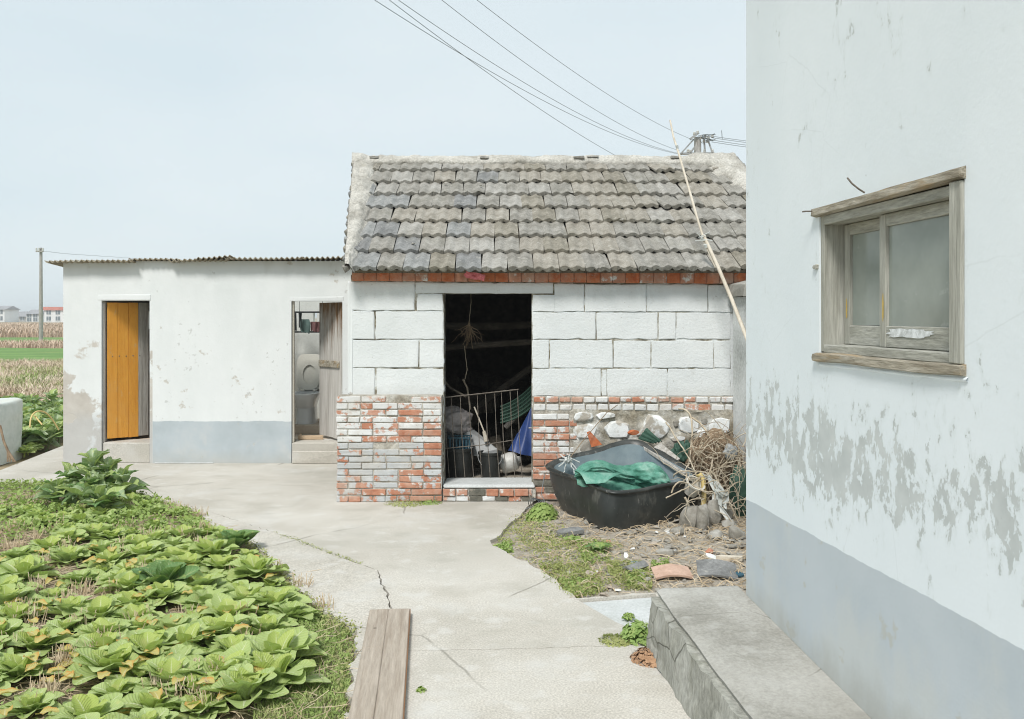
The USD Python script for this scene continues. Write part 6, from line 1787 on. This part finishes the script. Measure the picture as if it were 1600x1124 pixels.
def stubble():
    """Cut rice stubble: tufts of short upright straws, and loose straw between the cabbages."""
    b = B()
    r = np.random.default_rng(15)
    spots = [ground(*p) for p in [(50, 1100), (300, 1075), (280, 1105), (230, 905), (100, 1040), (15, 975), (30, 1010), (130, 930), (185, 880), (110, 870), (165, 840), (235, 850), (45, 790), (290, 850), (310, 865), (500, 950), (470, 915), (430, 900), (330, 1115), (55, 925), (20, 860), (90, 830)]]
    spots += [ground(RG.uniform(0, 320), RG.uniform(795, 870)) for _ in range(16)] + [ground(RG.uniform(0, 400), RG.uniform(870, 1110)) for _ in range(22)]
    for c in spots:
        z0 = bedz(c[0], c[1])
        for k in range(34):
            p = np.array([c[0] + r.normal(0, .035), c[1] + r.normal(0, .035), z0 - .01])
            d = np.array([r.normal(0, .28), r.normal(0, .28), 1])
            L = r.uniform(.05, .14)
            b.add(*tube([p, p + d / np.linalg.norm(d) * L], [.0028, .0022], 3))
        for k in range(26):
            a = r.uniform(0, 6.28); p = np.array([c[0] + r.normal(0, .09), c[1] + r.normal(0, .09), z0 + .015])
            b.add(*tube(p + np.outer(np.linspace(0, r.uniform(.08, .25), 3), [math.cos(a), math.sin(a), r.uniform(-.05, .1)]), .002, 3, cap=False))
    return b
single('rice_stubble', 'tufts of cut pale rice stubble standing between the cabbages', 'stubble', stubble(), M['straw'], kind='stuff')
ga = [(-60, 765), (80, 765), (215, 775), (300, 800), (330, 826), (400, 856), (440, 900), (520, 968), (470, 1000), (455, 1060), (395, 1240), (-420, 1240)]
lo = in_px_poly(ga, 5200, 16, bz); lo[:, 2] += .008
def loose(pts, seed):
    r = np.random.default_rng(seed); b = B()
    for p in pts:
        a = r.uniform(0, 6.28); L = r.uniform(.05, .2)
        b.add(*tube(p + np.outer(np.linspace(-.5, .5, 3) * L, [math.cos(a), math.sin(a), r.normal(0, .12)]) + [[0, 0, 0], [0, 0, .01], [0, 0, 0]], .0018, 3, cap=False))
    return b
single('straw', 'loose straw lying on the soil under the cabbages', 'straw', loose(lo, 17), M['straw'], kind='stuff')
we = in_px_poly(ga, 4500, 18, bz); we[:, 2] += RG.uniform(0, .05, len(we))
single('weeds', 'low green chickweed filling the gaps between the cabbages', 'weeds', leaflets(we, .013, 19), M['leaf_weed'], kind='stuff')
te = in_px_poly([(-60, 762), (90, 760), (215, 776), (310, 806), (330, 840), (200, 850), (-60, 850)], 4200, 20, bz); te[:, 2] += RG.uniform(0, .11, len(te))
single('weeds', 'taller green weeds at the far end of the garden plot', 'weeds', leaflets(te, .02, 21, .9), M['leaf_weed'], kind='stuff')
de = np.array([[*ground(RG.uniform(0, 430), RG.uniform(850, 1110), .09)] for k in range(95)])
def fallen():
    b = B()
    for k, p in enumerate(de):
        if not cab_poly.contains(shapely.Point(p[0], p[1])): continue
        P, f, uv = leaf_geo(RG.uniform(.06, .11), RG.uniform(.05, .08), .2, -.3, .3, .006, k, 6, 5)
        b.add(rot(P, 0, 0, RG.uniform(0, 6)) + [p[0], p[1], bedz(p[0], p[1]) + RG.uniform(.06, .10)], f, uv)
    return b
fb_ = fallen()
single('fallen_leaves', 'yellow and orange wilted leaves lying among the cabbages', 'leaves', fb_, M['leaf_yellow'], kind='stuff', smooth=True, uv=fb_.uvs())

# weeds on and around the rubble ground
def weed_patch(name, label, polys, n, size, h, mat, seed, zf=dz, cat='weeds'):
    r = np.random.default_rng(seed)
    pts = np.vstack([in_px_poly(p, max(40, n // len(polys)), seed + i, zf) for i, p in enumerate(polys)])
    pts[:, 2] += r.uniform(0, h, len(pts)) * r.uniform(.3, 1, len(pts))
    single(name, label, cat, leaflets(pts, size, seed + 50, .8), M[mat], kind='stuff')
weed_patch('weeds', 'olive green ground cover beside and before the black tub', [[(800, 806), (842, 796), (905, 838), (935, 872), (870, 896), (800, 868), (770, 850)], [(840, 878), (915, 885), (950, 920), (890, 934), (850, 905)], [(945, 880), (1020, 882), (1018, 920), (960, 918)], [(800, 830), (960, 850), (1010, 900), (900, 930)]], 12000, .0085, .05, 'leaf_weed_olive', 200)
weed_patch('weeds', 'small mid green weeds scattered on the rubble ground', [[(900, 850), (950, 848), (955, 880), (910, 885)], [(870, 900), (930, 905), (935, 925), (890, 928)], [(975, 890), (1010, 900), (1005, 916), (980, 914)], [(1018, 880), (1045, 878), (1045, 892), (1020, 892)], [(768, 852), (800, 845), (802, 860), (780, 858)]], 3600, .011, .04, 'leaf_weed', 230)
def clump(name, label, px, py, rad, h, n, size, mat, seed, zf=dz, cat='plant', flat=.8):
    r = np.random.default_rng(seed)
    c = ground(px, py, 0.0); z0 = 0.0 if zf is None else float(np.ravel(zf(np.array([c[0]]), np.array([c[1]])))[0])
    d = r.normal(size=(n, 3)); d /= np.linalg.norm(d, axis=1, keepdims=True); d[:, 2] = np.abs(d[:, 2])
    p = d * np.array([rad, rad, h]) * r.uniform(.35, 1, n)[:, None] ** .5
    t = thing(name, label, cat)
    mesh(t, 'leaves', leaflets(p + [c[0], c[1], z0], size, seed, flat), M[mat])
    b = B()
    for k in range(14): b.add(*tube([[c[0], c[1], z0 - .02], p[k] + [c[0], c[1], z0]], .0025, 4))
    mesh(t, 'stems', b, M[mat])
clump('parsley_plant', 'bright green bushy herb at the foot of the tub next to the doorway', 848, 813, .155, .15, 620, .024, 'leaf_weed', 301, dz, 'plant', 1.4)
clump('weed_plant', 'dark green weed growing at the foot of the concrete step end', 996, 1000, .10, .11, 330, .019, 'leaf_weed', 302, None)
clump('weed_plant', 'flat reddish green weed on the joint of the concrete path', 962, 1002, .10, .025, 350, .010, 'leaf_weed_olive', 303, None)
clump('weed_plant', 'small weed sprig on the pale paving beside the step', 982, 965, .04, .03, 110, .010, 'leaf_weed', 304, None)
clump('dead_weed', 'dried brown weed lying at the foot of the concrete step', 1020, 1030, .12, .05, 650, .014, 'dead_leaf', 305, None)
clump('weed_plant', 'tiny weed sprig in the concrete right of the plank', 658, 1080, .025, .02, 45, .010, 'leaf_weed', 306, None)
clump('moss', 'low moss along the foot of the brick pier', 635, 786, .22, .03, 800, .008, 'leaf_weed_olive', 307, None)
clump('moss', 'low moss at the foot of the pier nearer the door sill', 672, 786, .12, .03, 400, .008, 'leaf_weed', 308, None)
dp = thing('dock_plant', 'dark broad-leaved plant growing on the rubble before the tub', 'plant')
c = on_deb(935, 864)
for k in range(9):
    put_leaf(dp, leaf_geo(.11, .08, 1.0, -.2, .25, .008, 60 + k, spoon=False), k * 2.4, c, M['leaf_dark' if k % 3 else 'leaf_weed'])
wp = thing('weed_plant', 'mid green leafy weed left of the dark plant on the rubble', 'plant')
c = on_deb(898, 850)
for k in range(12):
    put_leaf(wp, leaf_geo(.09, .05, 1.0, -.3, .25, .008, 80 + k, spoon=False), k * 2.4, c + [RG.normal(0, .03), RG.normal(0, .03), 0], M['leaf_weed'])
# crack weeds in the concrete
ck = np.array([np.array(ground(px, py)) for px, py in [(430 + t * 160 + RG.normal(0, 1.5), 833 + t * 59 + RG.normal(0, 1.5)) for t in RG.uniform(0, .85, 320)]])
ck[:, 2] += RG.uniform(0, .012, len(ck))
single('weeds', 'thin line of moss growing in the crack of the concrete path', 'weeds', leaflets(ck, .007, 40), M['leaf_weed_olive'], kind='stuff')
ge = []
for a_, b_ in zip(edge[:-1], edge[1:]):
    for t in RG.uniform(0, 1, 240 if b_[1] > 5 else 60):
        ge.append([*(np.array(a_) * (1 - t) + np.array(b_) * t + RG.normal(0, .035, 2) + [-.03, -.02]), RG.uniform(-.01, .03)])
ge = np.array(ge)
single('weeds', 'ragged olive weeds along the edge of the concrete', 'weeds', leaflets(ge, .011, 41, .9), M['leaf_weed_olive'], kind='stuff')
gl = np.array([[*ground(RG.uniform(-40, 85), RG.uniform(755, 763))[:2], 0.0] for k in range(900)])
single('grass', 'thin grass line on the path edge at the left of the picture', 'grass', blades(gl, .05, .004, .8, 42), M['grass'], kind='stuff')

# ------------------------------------------------------------------ dry grass and reeds in the fields
def field_pts(n, y0, y1, k0, k1, seed, thr=.45, sc=.35):
    r = np.random.default_rng(seed)
    y = r.uniform(y0, y1, n * 3); x = -y * r.uniform(k0, k1, n * 3)
    c = meshkit.fbm(np.stack([x * sc, y * sc * .6, 0 * x + seed], -1), 3, seed)
    k = c > r.uniform(thr - .12, thr + .12, n * 3)
    return np.stack([x[k], y[k], -.12 + 0 * x[k]], 1)[:n]
single('dry_grass', 'pale dry grass clumps in the field beyond the pale block', 'dry grass', blades(field_pts(12000, 17.5, 36, .48, .63, 3, .40), .26, .02, .9, 61), M['dry_grass'], kind='stuff')
single('grass', 'green grass among the dry grass in the field', 'grass', blades(field_pts(5000, 17.0, 36, .48, .63, 9, .52, .5), .22, .02, .7, 62), M['grass'], kind='stuff')
single('dry_grass', 'strip of dry grass between the two green fields', 'dry grass', blades(field_pts(2500, 53.5, 58, .48, .62, 5, .3), .45, .05, .6, 63), M['reed'], kind='stuff')
single('reeds', 'band of pale brown reeds in front of the far houses', 'reeds', blades(field_pts(9000, 82, 105, .47, .62, 7, .25, .1), .8, .10, .5, 64), M['reed'], kind='stuff')
single('reeds', 'second farther band of brown reeds below the far houses', 'reeds', blades(field_pts(5000, 130, 170, .47, .62, 8, .25, .1), .8, .18, .5, 65), M['reed'], kind='stuff')
# ------------------------------------------------------------------ the air
g = MG()
hz = g('principled_volume', color=(.93, .95, .96), density=.0009, anisotropy=.2)['volume']
haze_mat = g.done('haze_mat', vol=hz)
single('haze', 'thin pale haze over the fields', 'haze', pbox(-1540, 1540, -90, 2560, -1.2, 11.0), haze_mat, kind='stuff')
